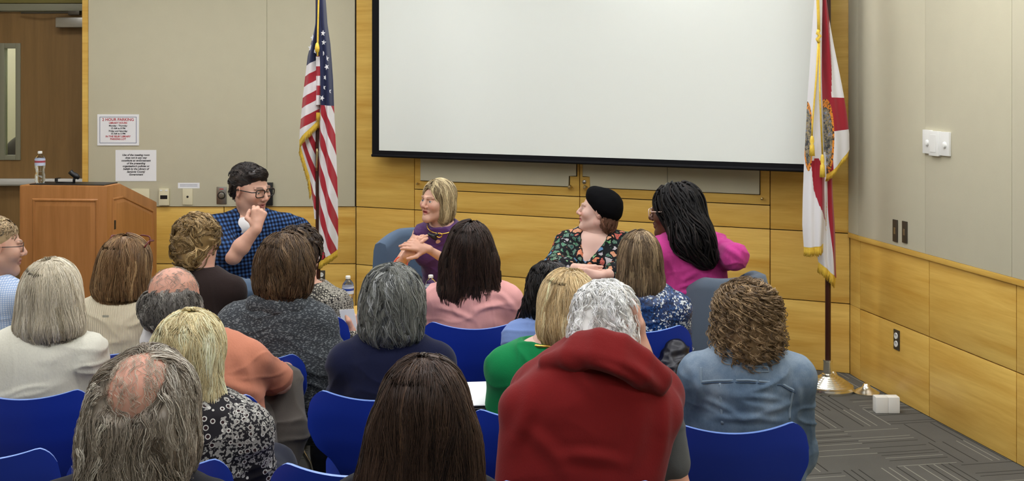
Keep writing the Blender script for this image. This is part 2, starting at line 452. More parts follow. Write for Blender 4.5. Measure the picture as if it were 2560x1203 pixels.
d, ox, oz = door(U[1], U[2], wf.at(1052)[0], wf.at(1443)[0], False)
knob(d, wf.at(1429)[0], wf.z(1429, 467), ox, oz, M['brass']); knob(d, wf.at(1049)[0], wf.z(1049, 459), ox, oz, M['brass'], .009, 'hinge_pin')
d, ox, oz = door(U[2], U[3], wf.at(1457)[0], wf.at(1901)[0], True, wf.at(1670)[0])
knob(d, wf.at(1467)[0], wf.z(1467, 468), ox, oz, M['brass']); knob(d, wf.at(1908)[0], wf.z(1908, 496), ox, oz, M['brass'], .009, 'hinge_pin')
R = Matrix.Translation((wf.at(1461)[0] - ox, 0, wf.z(1461, 455) - oz)) @ Matrix.Rotation(PI / 2, 4, 'X')
MB().lathe([(0, 0), (.014, 0), (.014, .006), (.01, .009), (0, .009)], 16, M=R).build('lock', M['steel'], d, smooth=True)
panel(wf, fw, 'wood_panel', U[1], U[3], ztop, CEIL, M['maple'])
# corner piece and right wall
cw = slab('wall_corner', wc, 0, wc.L, 0, CEIL, M['dark'])
panel(wc, cw, 'wood_panel', 0, wc.L, 0, ZS, M['maple'], gap=.001); panel(wc, cw, 'wood_panel', 0, wc.L, ZS, ZR - .02, M['maple'], gap=.001)
panel(wc, cw, 'rail', 0, wc.L + .01, ZR - .022, ZR + .008, M['maple'], gap=0, out=.014, th=.034)
panel(wc, cw, 'fabric_panel', 0, wc.L, ZR + .008, CEIL, M['fab'], out=.012, gap=0, bev=.006)
rw = slab('wall_right', wr, 0, 10, 0, CEIL, M['dark'])
UR = [0] + [wr.at(p)[0] for p in (2323, 2541)]; UR += [UR[2] + .9 + k * 1.2 for k in range(7)]
for a, b in zip(UR, UR[1:]):
    b = min(b, 10)
    panel(wr, rw, 'wood_panel', a, b, 0, ZS, M['maple']); panel(wr, rw, 'wood_panel', a, b, ZS, ZR - .022, M['maple'])
panel(wr, rw, 'rail', 0, 10, ZR - .022, ZR + .008, M['maple'], gap=0, out=.014, th=.034)
UF = [0] + [wr.at(p)[0] for p in (2318, 2535)]; UF += [UF[2] + .95 + k * 1.3 for k in range(7)]
for a, b in zip(UF, UF[1:]):
    if a < 10: panel(wr, rw, 'fabric_panel', a, min(b, 10), ZR + .008, CEIL, M['fab'], out=.012, gap=.001)
# door bay on the far left
YD = 8.78; xd1 = wl.p0[0]; 
def zat(py, Y): return CAM_Z - (py - HY) / F_PX * Y
def xat(px, Y): return (px - CX) / F_PX * Y
m = MB(); m.box(-4.75, xd1, YD - .02, YD + .13, zat(8, YD), CEIL); struct(m.build('wall_over_door', M['olive']))
m = MB(); m.box(-4.75, -4.48, YD - .02, YD + .13, 0, zat(8, YD)); struct(m.build('wall_beside_door', M['olive']))
m = MB(); zt, zb = zat(10, YD), zat(28, YD)
m.box(-4.48, xd1, YD - .04, YD + .12, zb, zt, bev=.004); m.box(-4.48, -4.43, YD - .04, YD + .12, 0, zb, bev=.004)
df = struct(m.build('trim_2', M['greyframe'], smooth=True))
dr = bpy.data.objects.new('door_1', None); C.objects.link(dr); struct(dr); dr.location = (-4.43, YD, 0)
wx0, wx1 = xat(0, YD), xat(52, YD); gx0, gx1 = xat(14, YD), xat(40, YD); wz0, wz1 = zat(400, YD), zat(108, YD); gz0, gz1 = zat(388, YD), zat(121, YD)
m = MB(); L = (-4.43, YD, 0); z1 = zb - .004
m.box(-4.428, wx0, YD, YD + .045, .01, z1); m.box(wx1, xd1 - .002, YD, YD + .045, .01, z1); m.box(wx0, wx1, YD, YD + .045, .01, wz0); m.box(wx0, wx1, YD, YD + .045, wz1, z1)
leaf = m.build('leaf', M['doorwood'], dr, loc=L)
m = MB(); g0 = gx0 - .005
for a in ((wx0, g0, wz0, wz1), (gx1, wx1, wz0, wz1), (g0, gx1, wz0, gz0), (g0, gx1, gz1, wz1)): m.box(a[0], a[1], YD - .012, YD + .05, a[2], a[3], bev=.003)
m.build('window_frame', M['greyframe'], dr, smooth=True, loc=L)
gl = NT('glass'); gl.set(.02, spec=.5, Transmission_Weight=1.0, IOR=1.45); gl.col((.93, .97, .94, 1)); M['glass'] = gl.m
m = MB(); m.box(g0, gx1, YD + .018, YD + .024, gz0, gz1); m.build('window_pane', M['glass'], dr, loc=L)
zb0, zb1 = zat(466, YD - .08), zat(447, YD - .08); M['bar'] = plain('bar_aluminium', lin(225, 226, 222), .5, .8)
m = MB(); m.box(-4.35, xd1 - .03, YD - .09, YD - .04, zb0 + .012, zb1, bev=.006); m.box(-4.38, xd1 - .01, YD - .045, YD, zb0, zb1 - .01, bev=.004)
m.build('push_bar', M['bar'], dr, smooth=True, loc=L)
m = MB(); xb = xat(141, YD - .09); m.box(xb - .012, xb + .012, YD - .096, YD - .03, zb0 - .005, zb1 + .005, bev=.003); m.build('bar_bracket', M['blackp'], dr, smooth=True, loc=L)
m = MB(); m.box(xat(142, YD - .06), xd1 - .012, YD - .09, YD, zat(69, YD - .06), zat(44, YD - .06), bev=.008)
m.build('closer', M['steel'], dr, smooth=True, loc=L)
m = MB(); m.box(xat(176, YD), xat(204, YD), YD - .05, YD, zat(38, YD), zat(28, YD), bev=.003)
m.tube([(xat(60, YD), YD - .05, zat(33, YD)), (xat(120, YD), YD - .09, zat(34, YD)), (xat(178, YD), YD - .04, zat(32, YD))], .008, 6); m.build('closer_arm', M['darkgrey'], dr, smooth=True, loc=L)
# corridor behind the door window
m = MB(); m.box(-4.75, xd1 + .6, 11.1, 11.2, 0, CEIL); struct(m.build('wall_corridor', M['paleg']))
m = MB(); m.box(xd1 + .5, xd1 + .6, 8.75, 11.1, 0, CEIL); struct(m.build('wall_corridor_side', M['paleg']))
f = Field().rc((-4.06, 9.35, .5), (-4.06, 9.35, 1.22), .2, .17, .05).el((-4.02, 9.35, 1.22), (.13, .1, .19), .06).rc((-4.2, 9.3, 1.12), (-3.92, 9.3, 1.12), .05, .05, .03).rc((-4.06, 9.35, .05), (-4.06, 9.35, .5), .22, .2, .05)
v, q = f.mesh(.012); cc_ = npmesh('covered_chair', v, q, M['blackp'], loc=(-4.06, 9.35, 0)); cc_.location = (-4.06, 9.35, 0); tag(cc_, 'dark rounded shape of a covered chair seen through the narrow door window', 'chair')
# ceiling lights
def troffer(x, y, first=[None]):
    if first[0] is None:
        t = empty('ceiling_light', (x, y, CEIL), 'recessed white ceiling light panel glowing evenly', 'ceiling light', 'recessed ceiling lights')
        m = MB(); 
        for a in ((-.62, -.6, -.32, .32), (.6, .62, -.32, .32), (-.6, .6, -.32, -.3), (-.6, .6, .3, .32)): m.box(a[0], a[1], a[2], a[3], -.03, -.001)
        m.build('frame', M['white'], t)
        m = MB(); m.box(-.6, .6, -.3, .3, -.02, -.004); m.build('diffuser', M['lamp'], t)
        first[0] = t
    else:
        t = copy_tree(first[0]); t.location = (x, y, CEIL)
for y in (.4, 2.8, 5.0, 7.0):  # nearest row is unseen, added as fill on the audience's backs
    for x in (-3.1, -1.2, .7, 2.4):
        if x > 1 and y > 4: x = 1.75 if y < 6 else 1.2
        if x == .7 and y > 6: continue
        troffer(x, y)
troffer(-3.9, 9.6); troffer(-3.9, 10.6)  # unseen corridor panels, doubled up to brighten the door window

# ------------------------------------------------------------ projection screen
Ls = pxY(930, 8.36); Rs = pxY(2071, 6.79); ws = Wall(Ls, Rs)
sc_ = empty('projection_screen', (0, 0, 0), 'large white pull down projection screen with black border on the front wall', 'projection screen'); ws.place(sc_)
zb_ = ws.z(930, 388.5); zw = ws.z(948, 376); ub = ws.at(948)[0]; ue = ws.L - ub
m = MB(); m.box(0, ws.L, 0, .004, zb_, 3.2); m.build('border', M['black'], sc_)
m = MB(); m.box(ub, ue, -.0015, .0, zw, 3.12); m.build('projection_surface', M['screen'], sc_)
m = MB(); R_ = Matrix.Translation((0, .0, zb_)) @ Matrix.Rotation(PI / 2, 4, 'Y'); m.lathe([(0, -.0), (.011, 0), (.011, ws.L), (0, ws.L)], 12, M=R_); m.build('weight_bar', M['black'], sc_, smooth=True)
m = MB(); m.box(-.08, ws.L + .08, -.07, .1, 3.18, CEIL, bev=.01); m.build('housing', M['white'], sc_, smooth=True)

# ------------------------------------------------------------ writing
def text(lines, parent, mat, x, z, y=-.003, name='lettering', align='CENTER', shear=0, bold=0):
    """lines: (string, size, dz) centred on x, going down from z; ONE mesh"""
    Vs = []; Fs = []; bm = bmesh.new()
    for s, size, dz in lines:
        cu = bpy.data.curves.new('t', 'FONT'); cu.body = s; cu.size = size; cu.align_x = align; cu.shear = shear; cu.offset = bold; cu.resolution_u = 3
        o = bpy.data.objects.new('t', cu); C.objects.link(o); dg = bpy.context.evaluated_depsgraph_get(); me = bpy.data.meshes.new_from_object(o.evaluated_get(dg))
        me.transform(Matrix.Translation((x, y, z + dz)) @ Matrix.Rotation(PI / 2, 4, 'X')); bm.from_mesh(me)
        bpy.data.objects.remove(o); bpy.data.curves.remove(cu); bpy.data.meshes.remove(me)
    me = bpy.data.meshes.new(name); bm.to_mesh(me); bm.free(); me.materials.append(mat)
    return link(bpy.data.objects.new(name, me), parent)
def on_wall(wl_, name, px0, px1, py0, py1, label, cat, out=.012, group=None):
    u0, z1 = wl_.at(px0, py0, out); u1, z0 = wl_.at(px1, py1, out)
    e = empty(name, (0, 0, 0), label, cat, group); e.matrix_world = wl_.M @ Matrix.Translation((u0, -out - .0006, z0)); return e, u1 - u0, z1 - z0
e, w_, h_ = on_wall(wl, 'parking_notice', 244, 348, 286, 364, 'framed white parking hours notice with red lettering above the lectern', 'sign')
MB().box(0, w_, -.006, 0, 0, h_, bev=.001).build('sheet', M['paper'], e)
m = MB(); i = .018
for a in ((i, w_ - i, i, i + .004), (i, w_ - i, h_ - i - .004, h_ - i), (i, i + .004, i, h_ - i), (w_ - i - .004, w_ - i, i, h_ - i)): m.box(a[0], a[1], -.0068, -.006, a[2], a[3])
m.build('printed_border', M['blue_ink'], e)
k = h_ / .24
text([('2 HOUR PARKING', .03 * k, -.050 * k), ('LIBRARY HOURS', .019 * k, -.072 * k), ('IN THE SELBY LIBRARY', .019 * k, -.176 * k), ('PARKING LOT', .019 * k, -.196 * k)], e, M['red_ink'], w_ / 2, h_, -.0072, bold=.0006)
text([('Monday - Thursday', .018 * k, -.093 * k), ('10 AM to 8 PM', .018 * k, -.113 * k), ('Friday and Saturday', .018 * k, -.134 * k), ('10 AM to 5 PM', .018 * k, -.154 * k)], e, M['black_ink'], w_ / 2, h_, -.0072, bold=.0006)
e, w_, h_ = on_wall(wl, 'disclaimer_notice', 289, 391, 375, 453, 'white laminated notice with grey italic text, lower of the two wall notices', 'sign')
MB().box(0, w_, -.002, 0, 0, h_).build('sheet', M['paper'], e)
k = h_ / .24
text([(s, .0205 * k, -(.045 + .0215 * j) * k) for j, s in enumerate(('Use of the meeting room', 'does not in any way', 'constitute an endorsement', 'of the presenting', "organization's policies or", 'beliefs by the Library of', 'Sarasota County', 'Government'))], e, M['black_ink'], w_ / 2, h_, -.0028, shear=.25, bold=.0008)
def plate(wl_, name, box, label, cat, mat, out=.012, th=.008):
    e, w_, h_ = on_wall(wl_, name, *box, label, cat, out); MB().box(0, w_, -th, 0, 0, h_, bev=.002).build('plate', mat, e, smooth=True); return e, w_, h_
e, w_, h_ = plate(wl, 'thermostat', (399, 424, 471, 513), 'cream wall thermostat with a dark display beside the lectern', 'thermostat', M['cream'], th=.02)
MB().box(w_ * .15, w_ * .85, -.0215, -.02, h_ * .38, h_ * .6).build('display', M['blackp'], e)
for q_ in (.12, .65): MB().box(w_ * q_, w_ * (q_ + .23), -.0225, -.02, h_ * .85, h_ * .93).build('button', M['white'], e)
e, w_, h_ = plate(wl, 'sensor_plate', (457, 482, 472, 512), 'cream wall plate with one small dark button under a printed strip', 'wall plate', M['cream'])
MB().lathe([(0, 0), (.009, 0), (.007, .005), (0, .006)], 12, M=Matrix.Translation((w_ / 2, -.008, h_ * .5)) @ Matrix.Rotation(PI / 2, 4, 'X')).build('button', M['blackp'], e, smooth=True)
e, w_, h_ = on_wall(wl, 'printed_strip', 445, 499, 457, 471, 'narrow white strip of small print above the cream button plate', 'label')
MB().box(0, w_, -.001, 0, 0, h_).build('sheet', M['paper'], e)
m = MB()
for r_ in (.35, .6):
    for q_ in range(14): m.box(w_ * (.1 + q_ * .058), w_ * (.1 + q_ * .058 + .04), -.0014, -.001, h_ * r_, h_ * (r_ + .1))
m.build('fine_print', M['blue_ink'], e)
e, w_, h_ = plate(wl, 'dimmer_switch', (542, 567, 467, 510), 'steel wall plate with a round dimmer knob beside the man in plaid', 'switch', M['steel'])
MB().lathe([(0, 0), (.024, 0), (.022, .01), (.016, .02), (0, .021)], 20, M=Matrix.Translation((w_ / 2, -.008, h_ * .5)) @ Matrix.Rotation(PI / 2, 4, 'X')).build('knob', M['steel'], e, smooth=True)
MB().lathe([(.025, 0), (.03, 0), (.03, .002), (.025, .002)], 20, M=Matrix.Translation((w_ / 2, -.008, h_ * .5)) @ Matrix.Rotation(PI / 2, 4, 'X')).build('dial_ring', M['blackp'], e)
MB().box(w_ * .3, w_ * .7, -.0088, -.008, h_ * .84, h_ * .9).build('red_mark', M['red_ink'], e)
e, w_, h_ = plate(wl, 'blank_plate', (329, 374, 472, 512), 'wide cream blank wall plate just above the lectern slope', 'wall plate', M['cream'])
e, w_, h_ = plate(wl, 'wall_tablet', (641, 683, 456, 513), 'black tablet panel fixed upright on the wall behind the man in plaid', 'tablet', M['blackp'], th=.03)
def outlet(wl_, box, label, mat, out=0.0):
    e, w_, h_ = plate(wl_, 'power_outlet', box, label, 'power outlet', mat, out, .006)
    for zc in (.3, .7):
        r = w_ * .3
        f = MB().lathe([(0, 0), (r, 0), (r * .95, .004), (0, .004)], 16, M=Matrix.Translation((w_ / 2, -.006, h_ * zc)) @ Matrix.Rotation(PI / 2, 4, 'X')).build('socket', M['white'], e, smooth=True)
        mm = MB(); mm.box(w_ / 2 - r * .45, w_ / 2 - r * .25, -.0105, -.01, h_ * zc, h_ * zc + r * .6); mm.box(w_ / 2 + r * .25, w_ / 2 + r * .45, -.0105, -.01, h_ * zc, h_ * zc + r * .6); mm.build('slot', M['blackp'], f)
outlet(wl, (794, 813, 676, 712), 'grey double power outlet on the wood wall beside the striped flag', M['darkgrey'])
outlet(wr, (2236, 2250, 822, 878), 'dark double power outlet low on the right wood wall', M['darkgrey'])
for j, (x0, x1, y0, y1) in enumerate(((2234.5, 2245.5, 548, 606), (2258, 2269.5, 552, 609))):
    e, w_, h_ = plate(wr, 'switch_plate', (x0, x1, y0, y1), ('narrow steel switch plate on the right wall, nearer the flag', 'narrow steel switch plate on the right wall, farther from the flag')[j], 'switch', M['darkgrey'])
    e['group'] = 'steel switch plates'; MB().box(w_ * .3, w_ * .7, -.0095, -.008, h_ * .35, h_ * .65, bev=.001).build('rocker', M['steel'], e)
for j, (x0, x1, y0, y1, th, lb) in enumerate(((2312, 2333, 324, 385, .014, 'white wall sensor with a round bump, left of the three on the right wall'), (2331, 2354, 327, 391, .022, 'deeper white wall box between the two bumped sensors'), (2354, 2378, 329, 391, .014, 'white wall sensor with a round bump, right of the three on the right wall'))):
    e, w_, h_ = plate(wr, 'wall_sensor', (x0, x1, y0, y1), lb, 'wall sensor', M['white'], th=th); e['group'] = 'white wall sensors'
    if th < .02: MB().lathe([(0, .014), (.014, .010), (.018, 0)], 16, M=Matrix.Translation((w_ * .6, -th, h_ * .45)) @ Matrix.Rotation(PI / 2, 4, 'X')).build('bump', M['white'], e, smooth=True)
    else: MB().box(w_ * .2, w_ * .8, -th - .002, -th, h_ * .15, h_ * .85, bev=.001).build('cover', M['white'], e)
# ------------------------------------------------------------ lectern
th = 6 * D2R
fdir = np.array([-math.cos(th), math.sin(th), 0]); sdir = np.array([math.sin(th), math.cos(th), 0])
pc = np.array([(268 - CX) / F_PX * 7.2, 7.2, 0]); LW, LD, LH = .597, .765, 1.157
# local: x to the right along the front (from the left corner), y into depth
Lc = pc + fdir * LW
ML = Matrix(((-fdir[0], sdir[0], 0, Lc[0]), (-fdir[1], sdir[1], 0, Lc[1]), (0, 0, 1, 0), (0, 0, 0, 1)))
lec = empty('lectern', (0, 0, 0), 'tall cherry wood lectern with raised panels and sloping side at the left', 'lectern'); lec.matrix_world = ML
LB = .976; LS = .19
m = MB(); prof = [(0, 0), (LD, 0), (LD, LB), (LS, LH), (0, LH)]   # (y,z) side profile
MX = Matrix(((0, 1, 0, 0), (1, 0, 0, 0), (0, 0, 1, 0), (0, 0, 0, 1)))
m.prism(prof, .0, LW, M=MX, bev=.012); m.build('body', M['podium'], lec, smooth=True)
def raised(pts, name, M_, out, parent, inset=.035):
    """raised panel: dark routed groove and a bevelled field, polygon pts (a,z) on the plane y=0, out = -y"""
    c = np.mean(pts, 0); m = MB()
    def ring(f, y): return [m.bm.verts.new(M_ @ Vector((c[0] + (p[0] - c[0]) * (1 - f[0]), y, c[1] + (p[1] - c[1]) * (1 - f[1])))) for p in pts]
    W_ = np.ptp([p[0] for p in pts]) / 2; H_ = np.ptp([p[1] for p in pts]) / 2
    rs = [ring((d / W_, d / H_), -y) for d, y in ((0, .001), (.006, .007), (.014, .007), (.02, -.004 + .005), (.045, .009), (.05, .009))]
    n = len(pts)
    for A, B in zip(rs, rs[1:]):
        for i in range(n): m._f([A[i], A[(i + 1) % n], B[(i + 1) % n], B[i]])
    m._f(rs[-1]); return m.build(name, M['podium'], parent, smooth=True)
I4 = Matrix.Identity(4)
raised([(.09, .12), (LW - .06, .12), (LW - .06, LH - .085), (.09, LH - .085)], 'front_panel', I4, 0, lec)
MS = Matrix(((0, -1, 0, LW), (1, 0, 0, 0), (0, 0, 1, 0), (0, 0, 0, 1)))   # side plane x=LW, out=+x
raised([(.07, .12), (LD - .06, .12), (LD - .06, LB - .055), (LS + .03, LH - .085), (.07, LH - .085)], 'side_panel', MS, 0, lec)
hz = 1.8 - (562 - 215) / 2800 * 7.3
m = MB(); m.box(LW, LW + .008, .085, .13, hz - .03, hz + .03, bev=.003); m.build('cable_port', M['blackp'], lec, smooth=True)
m = MB(); m.box(.06, LW - .03, .02, LS + .02, LH, LH + .006); m.build('top_mat', M['blackp'], lec)
def lp(x, y, z): v = ML @ Vector((x, y, z)); return (v.x, v.y, v.z)
# desk microphone / reading light
mx = (xat(185, 7.35), 7.35, LH + .006)
m = MB(); m.tube([(0, 0, 0), (0, 0, .02), (.008, 0, .05)], .009, 8); m.tube([(-.025, 0, .075), (-.01, 0, .06), (.015, 0, .045), (.034, 0, .032)], [.018, .016, .02, .012], 10)
m.tube([(-.12, 0, .004), (-.06, 0, .005), (0, 0, .004)], .004, 6)
o = m.build('desk_microphone', M['blackp'], smooth='all'); o.location = mx; tag(o, 'small black microphone clipped on top of the lectern', 'microphone')
# ------------------------------------------------------------ water bottles
plas = NT('clear_plastic'); plas.set(.05, spec=.5, Transmission_Weight=1.0, IOR=1.2); plas.col((.97, .98, .99, 1)); M['pet'] = plas.m
wat = NT('water'); wat.set(.02, Transmission_Weight=1.0, IOR=1.33); wat.col((.97, .99, 1, 1)); M['water'] = wat.m
def bottle(x, y, z, h, label, labmat, stripe, zl=(.52, .72)):
    e = empty('water_bottle', (x, y, z), label, 'water bottle', 'plastic water bottles'); r = h * .158
    pr = [(0, .01), (r * .75, .0), (r, .04), (r * .95, .08), (r, .12), (r * .95, .17), (r, .22), (r * .9, .30), (r * .82, .38), (r * .9, .45), (r * 1.0, .5), (r * 1.0, .74), (r * .9, .80), (r * .55, .88), (r * .36, .91), (r * .36, .95)]
    MB().lathe([(a, b * h) for a, b in pr], 24).build('bottle_body', M['pet'], e, smooth='all')
    MB().lathe([(0, .012 * h)] + [(a * .93, max(b, .012) * h) for a, b in pr[1:11]] + [(r * .93, .6 * h), (0, .6 * h)], 24).build('water', M['water'], e, smooth='all')
    m = MB(); m.lathe([(r * .40, .925 * h), (r * .43, .93 * h), (r * .43, .99 * h), (r * .36, h), (0, h)], 20); m.build('cap', M['white'], e, smooth=True)
    l = MB().lathe([(r * 1.015, zl[0] * h), (r * 1.02, zl[1] * h)], 24).build('label', labmat, e, smooth='all')
    MB().lathe([(r * 1.025, (zl[0] * .55 + zl[1] * .45) * h), (r * 1.03, (zl[0] * .25 + zl[1] * .75) * h)], 24).build('stripe', stripe, l, smooth='all')
    return e
M['blue_l'] = plain('blue_label', lin(40, 72, 160), .4); M['pale_l'] = plain('pale_label', lin(196, 205, 225), .4); M['red_l'] = plain('red_label', lin(170, 70, 80), .4)
bl = bottle(xat(100, 7.36), 7.36, LH + .006, .208, 'clear water bottle with red and white label standing on the lectern', M['pale_l'], M['red_l'], (.55, .76))
m = MB(); r = .0335; m.tube([(r * math.cos(a), r * math.sin(a), .0) for a in np.linspace(-2.2, -1.4, 6)], .0005, 4)
bl2 = bottle(xat(870, 5.95), 5.95, .596, .195, 'clear water bottle with blue label at the near edge of the coffee table', M['pale_l'], M['blue_l'])
bl3 = bottle(xat(1077, 5.98), 5.98, .596, .195, 'clear water bottle mostly hidden between grey haired and long haired audience members', M['pale_l'], M['blue_l'])
# coffee table
ct = empty('coffee_table', (xat(1008, 5.98), 5.98, 0), 'round maple drum coffee table between the speakers', 'coffee table')
MB().lathe([(0, .55), (.315, .55), (.32, .555), (.32, .59), (.315, .596), (0, .596)], 48).build('table_top', M['maple'], ct, smooth=True)
MB().lathe([(0, 0), (.27, 0), (.27, .02), (.28, .02), (.28, .55), (0, .55)], 48).build('drum_base', M['maple'], ct, smooth=True)

# ------------------------------------------------------------ shell chairs
t = NT('blue_lacquer'); t.col(lin(26, 52, 150)).set(.36, spec=.35); M['blue'] = t.m
t = NT('blue_edge_lit'); t.col(lin(120, 150, 215)).set(.35, spec=.5); M['blue_edge_lit'] = t.m  # chair rim: ceiling light catching the edge, put into a paler blue
CH = {}
def chair_shell():
    nu, nv = 33, 56; T = .010
    # profile: (s) -> (y,z) ; back top at y=0 (toward camera), seat goes +y
    prof = [(-.03, .80), (-.02, .72), (.0, .62), (.03, .52), (.06, .465), (.12, .44), (.22, .435), (.34, .445), (.42, .45), (.465, .435)]
    hw = [.228, .232, .205, .135, .118, .15, .205, .225, .215, .185]
    P = np.array(prof); s = np.concatenate([[0], np.cumsum(np.linalg.norm(np.diff(P, axis=0), axis=1))]); s /= s[-1]
    tt = np.linspace(0, 1, nv); tt = tt ** 1.15
    def sm(v):
        from numpy import interp
        a = interp(np.linspace(0, 1, 400), s, v); k = np.hanning(45); k /= k.sum(); a = np.convolve(np.pad(a, 22, 'edge'), k, 'same')[22:-22]; return interp(tt, np.linspace(0, 1, 400), a)
    y, z, h = sm(P[:, 0]), sm(P[:, 1]), sm(np.array(hw)); h[tt < .03] = np.maximum(h[tt < .03], .229)
    V = np.zeros((nv, nu, 3))
    for j, u in enumerate(np.linspace(-1, 1, nu)):
        u = math.sin(u * PI / 2) * .5 + u * .5
        dip = .028 * (1 - min(1, abs(u) / .78) ** 2); cr = max(0, (abs(u) - .72) / .28); corner = .085 * (1 - math.sqrt(max(0, 1 - cr * cr)))
        fade = np.clip(1 - (tt / .33), 0, 1)
        zz = z - (dip + corner) * fade
        end = np.clip((tt - .85) / .15, 0, 1)
        V[:, j, 0] = u * h; V[:, j, 1] = y + .045 * u * u * np.clip(1 - tt * 1.6, 0, 1) - end * .05 * max(0, (abs(u) - .6) / .4) ** 2; V[:, j, 2] = zz
    N = np.cross(np.gradient(V, axis=1), np.gradient(V, axis=0)); N /= np.linalg.norm(N, axis=2)[..., None] + 1e-9
    A = V + N * T / 2; B = V - N * T / 2
    n = nv * nu; F = []; mi = []
    q = lambda i, j: i * nu + j
    for i in range(nv - 1):
        for j in range(nu - 1):
            F.append((q(i, j), q(i, j + 1), q(i + 1, j + 1), q(i + 1, j))); mi.append(0)
            F.append((n + q(i, j), n + q(i + 1, j), n + q(i + 1, j + 1), n + q(i, j + 1))); mi.append(0)
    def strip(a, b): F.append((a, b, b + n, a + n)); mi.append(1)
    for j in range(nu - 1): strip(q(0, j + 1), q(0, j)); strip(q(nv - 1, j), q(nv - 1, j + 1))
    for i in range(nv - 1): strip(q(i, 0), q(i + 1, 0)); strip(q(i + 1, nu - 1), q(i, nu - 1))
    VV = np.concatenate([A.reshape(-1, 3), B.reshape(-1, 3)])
    o = npmesh('seat_shell', VV, np.array(F), [M['blue'], M['blue_edge_lit']], mi=mi)
    o.data.set_sharp_from_angle(angle=math.radians(40))
    return o
proto = {}
def chair(pxc, ytop, label, rz=0.0, cx=None, Y=None):
    Y = Y or F_PX * 1.0 / (ytop - HY); x = xat(pxc, Y) if cx is None else cx
    if not proto:
        e = empty('shell_chair', (x, Y, 0), label, 'chair', 'blue shell chairs', rz)
        s = chair_shell(); s.parent = e
        for sx in (-1, 1):
            for (dx, dy, ty) in ((.23, .02, .17), (.22, .44, .27)):
                m = MB(); m.tube([(sx * .05, ty, .425), (sx * .1, ty * .6 + dy * .4, .415), (sx * .17, (ty * .25 + dy * .75), .25), (sx * dx, dy, .02)], .0095, 8)
                lg = m.build('leg', M['chrome'], e, smooth='all')
                MB().lathe([(0, 0), (.013, 0), (.013, .02), (.009, .03), (0, .03)], 10, c=(sx * dx, dy, 0)).build('foot', M['blackp'], lg, smooth=True)
        MB().lathe([(0, .418), (.09, .418), (.095, .428), (0, .43)], 20, c=(0, .21, 0)).build('seat_mount', M['blackp'], e, smooth=True)
        proto['c'] = e
    else:
        e = copy_tree(proto['c']); e.location = (x, Y, 0); e.rotation_euler = (0, 0, rz); e['label'] = label
    return e
chair(43, 967, 'blue shell chair under the pale haired woman in light grey', Y=3.72, cx=xat(60, 3.72))
chair(-60, 1113, 'blue shell chair corner cut off by the lower left corner of the photo')
chair(371, 1140, 'empty looking blue shell chair seen on both sides of the balding long haired man')
chair(885, 1150, 'blue shell chair, only a corner showing, bottom left of the long dark hair')
chair(478, 980, 'blue shell chair under the man in the orange sweater, right corner showing')
chair(942, 970, 'blue shell chair behind the navy sweater, left of the dark long haired woman')
chair(1345, 1017, 'blue shell chair under the woman in green, left part showing beside the red sweater')
chair(1832, 1047, 'blue shell chair under the woman in the denim jacket', Y=3.36)
chair(255, 862, 'blue shell chair under the woman in the cream ribbed sweater')
chair(612, 880, 'blue shell chair under the woman in the charcoal knit, right corner showing')
chair(984, 868, 'empty blue shell chair in front of the navy sweater, corners peeking out past both shoulders')
chair(1186, 800, 'blue shell chair under the woman in the pink top')
chair(742, 788, 'blue shell chair under the person in the snakeskin print, right corner showing')
chair(450, 768, 'blue shell chair under the woman with the pinned up hair', cx=xat(445, 5.1), Y=5.1)
chair(1594, 808, 'blue shell chair under the woman in the sequined navy top')
chair(1480, 1200, 'blue shell chair under the man with the red sweater', Y=2.86, cx=xat(1440, 2.86))

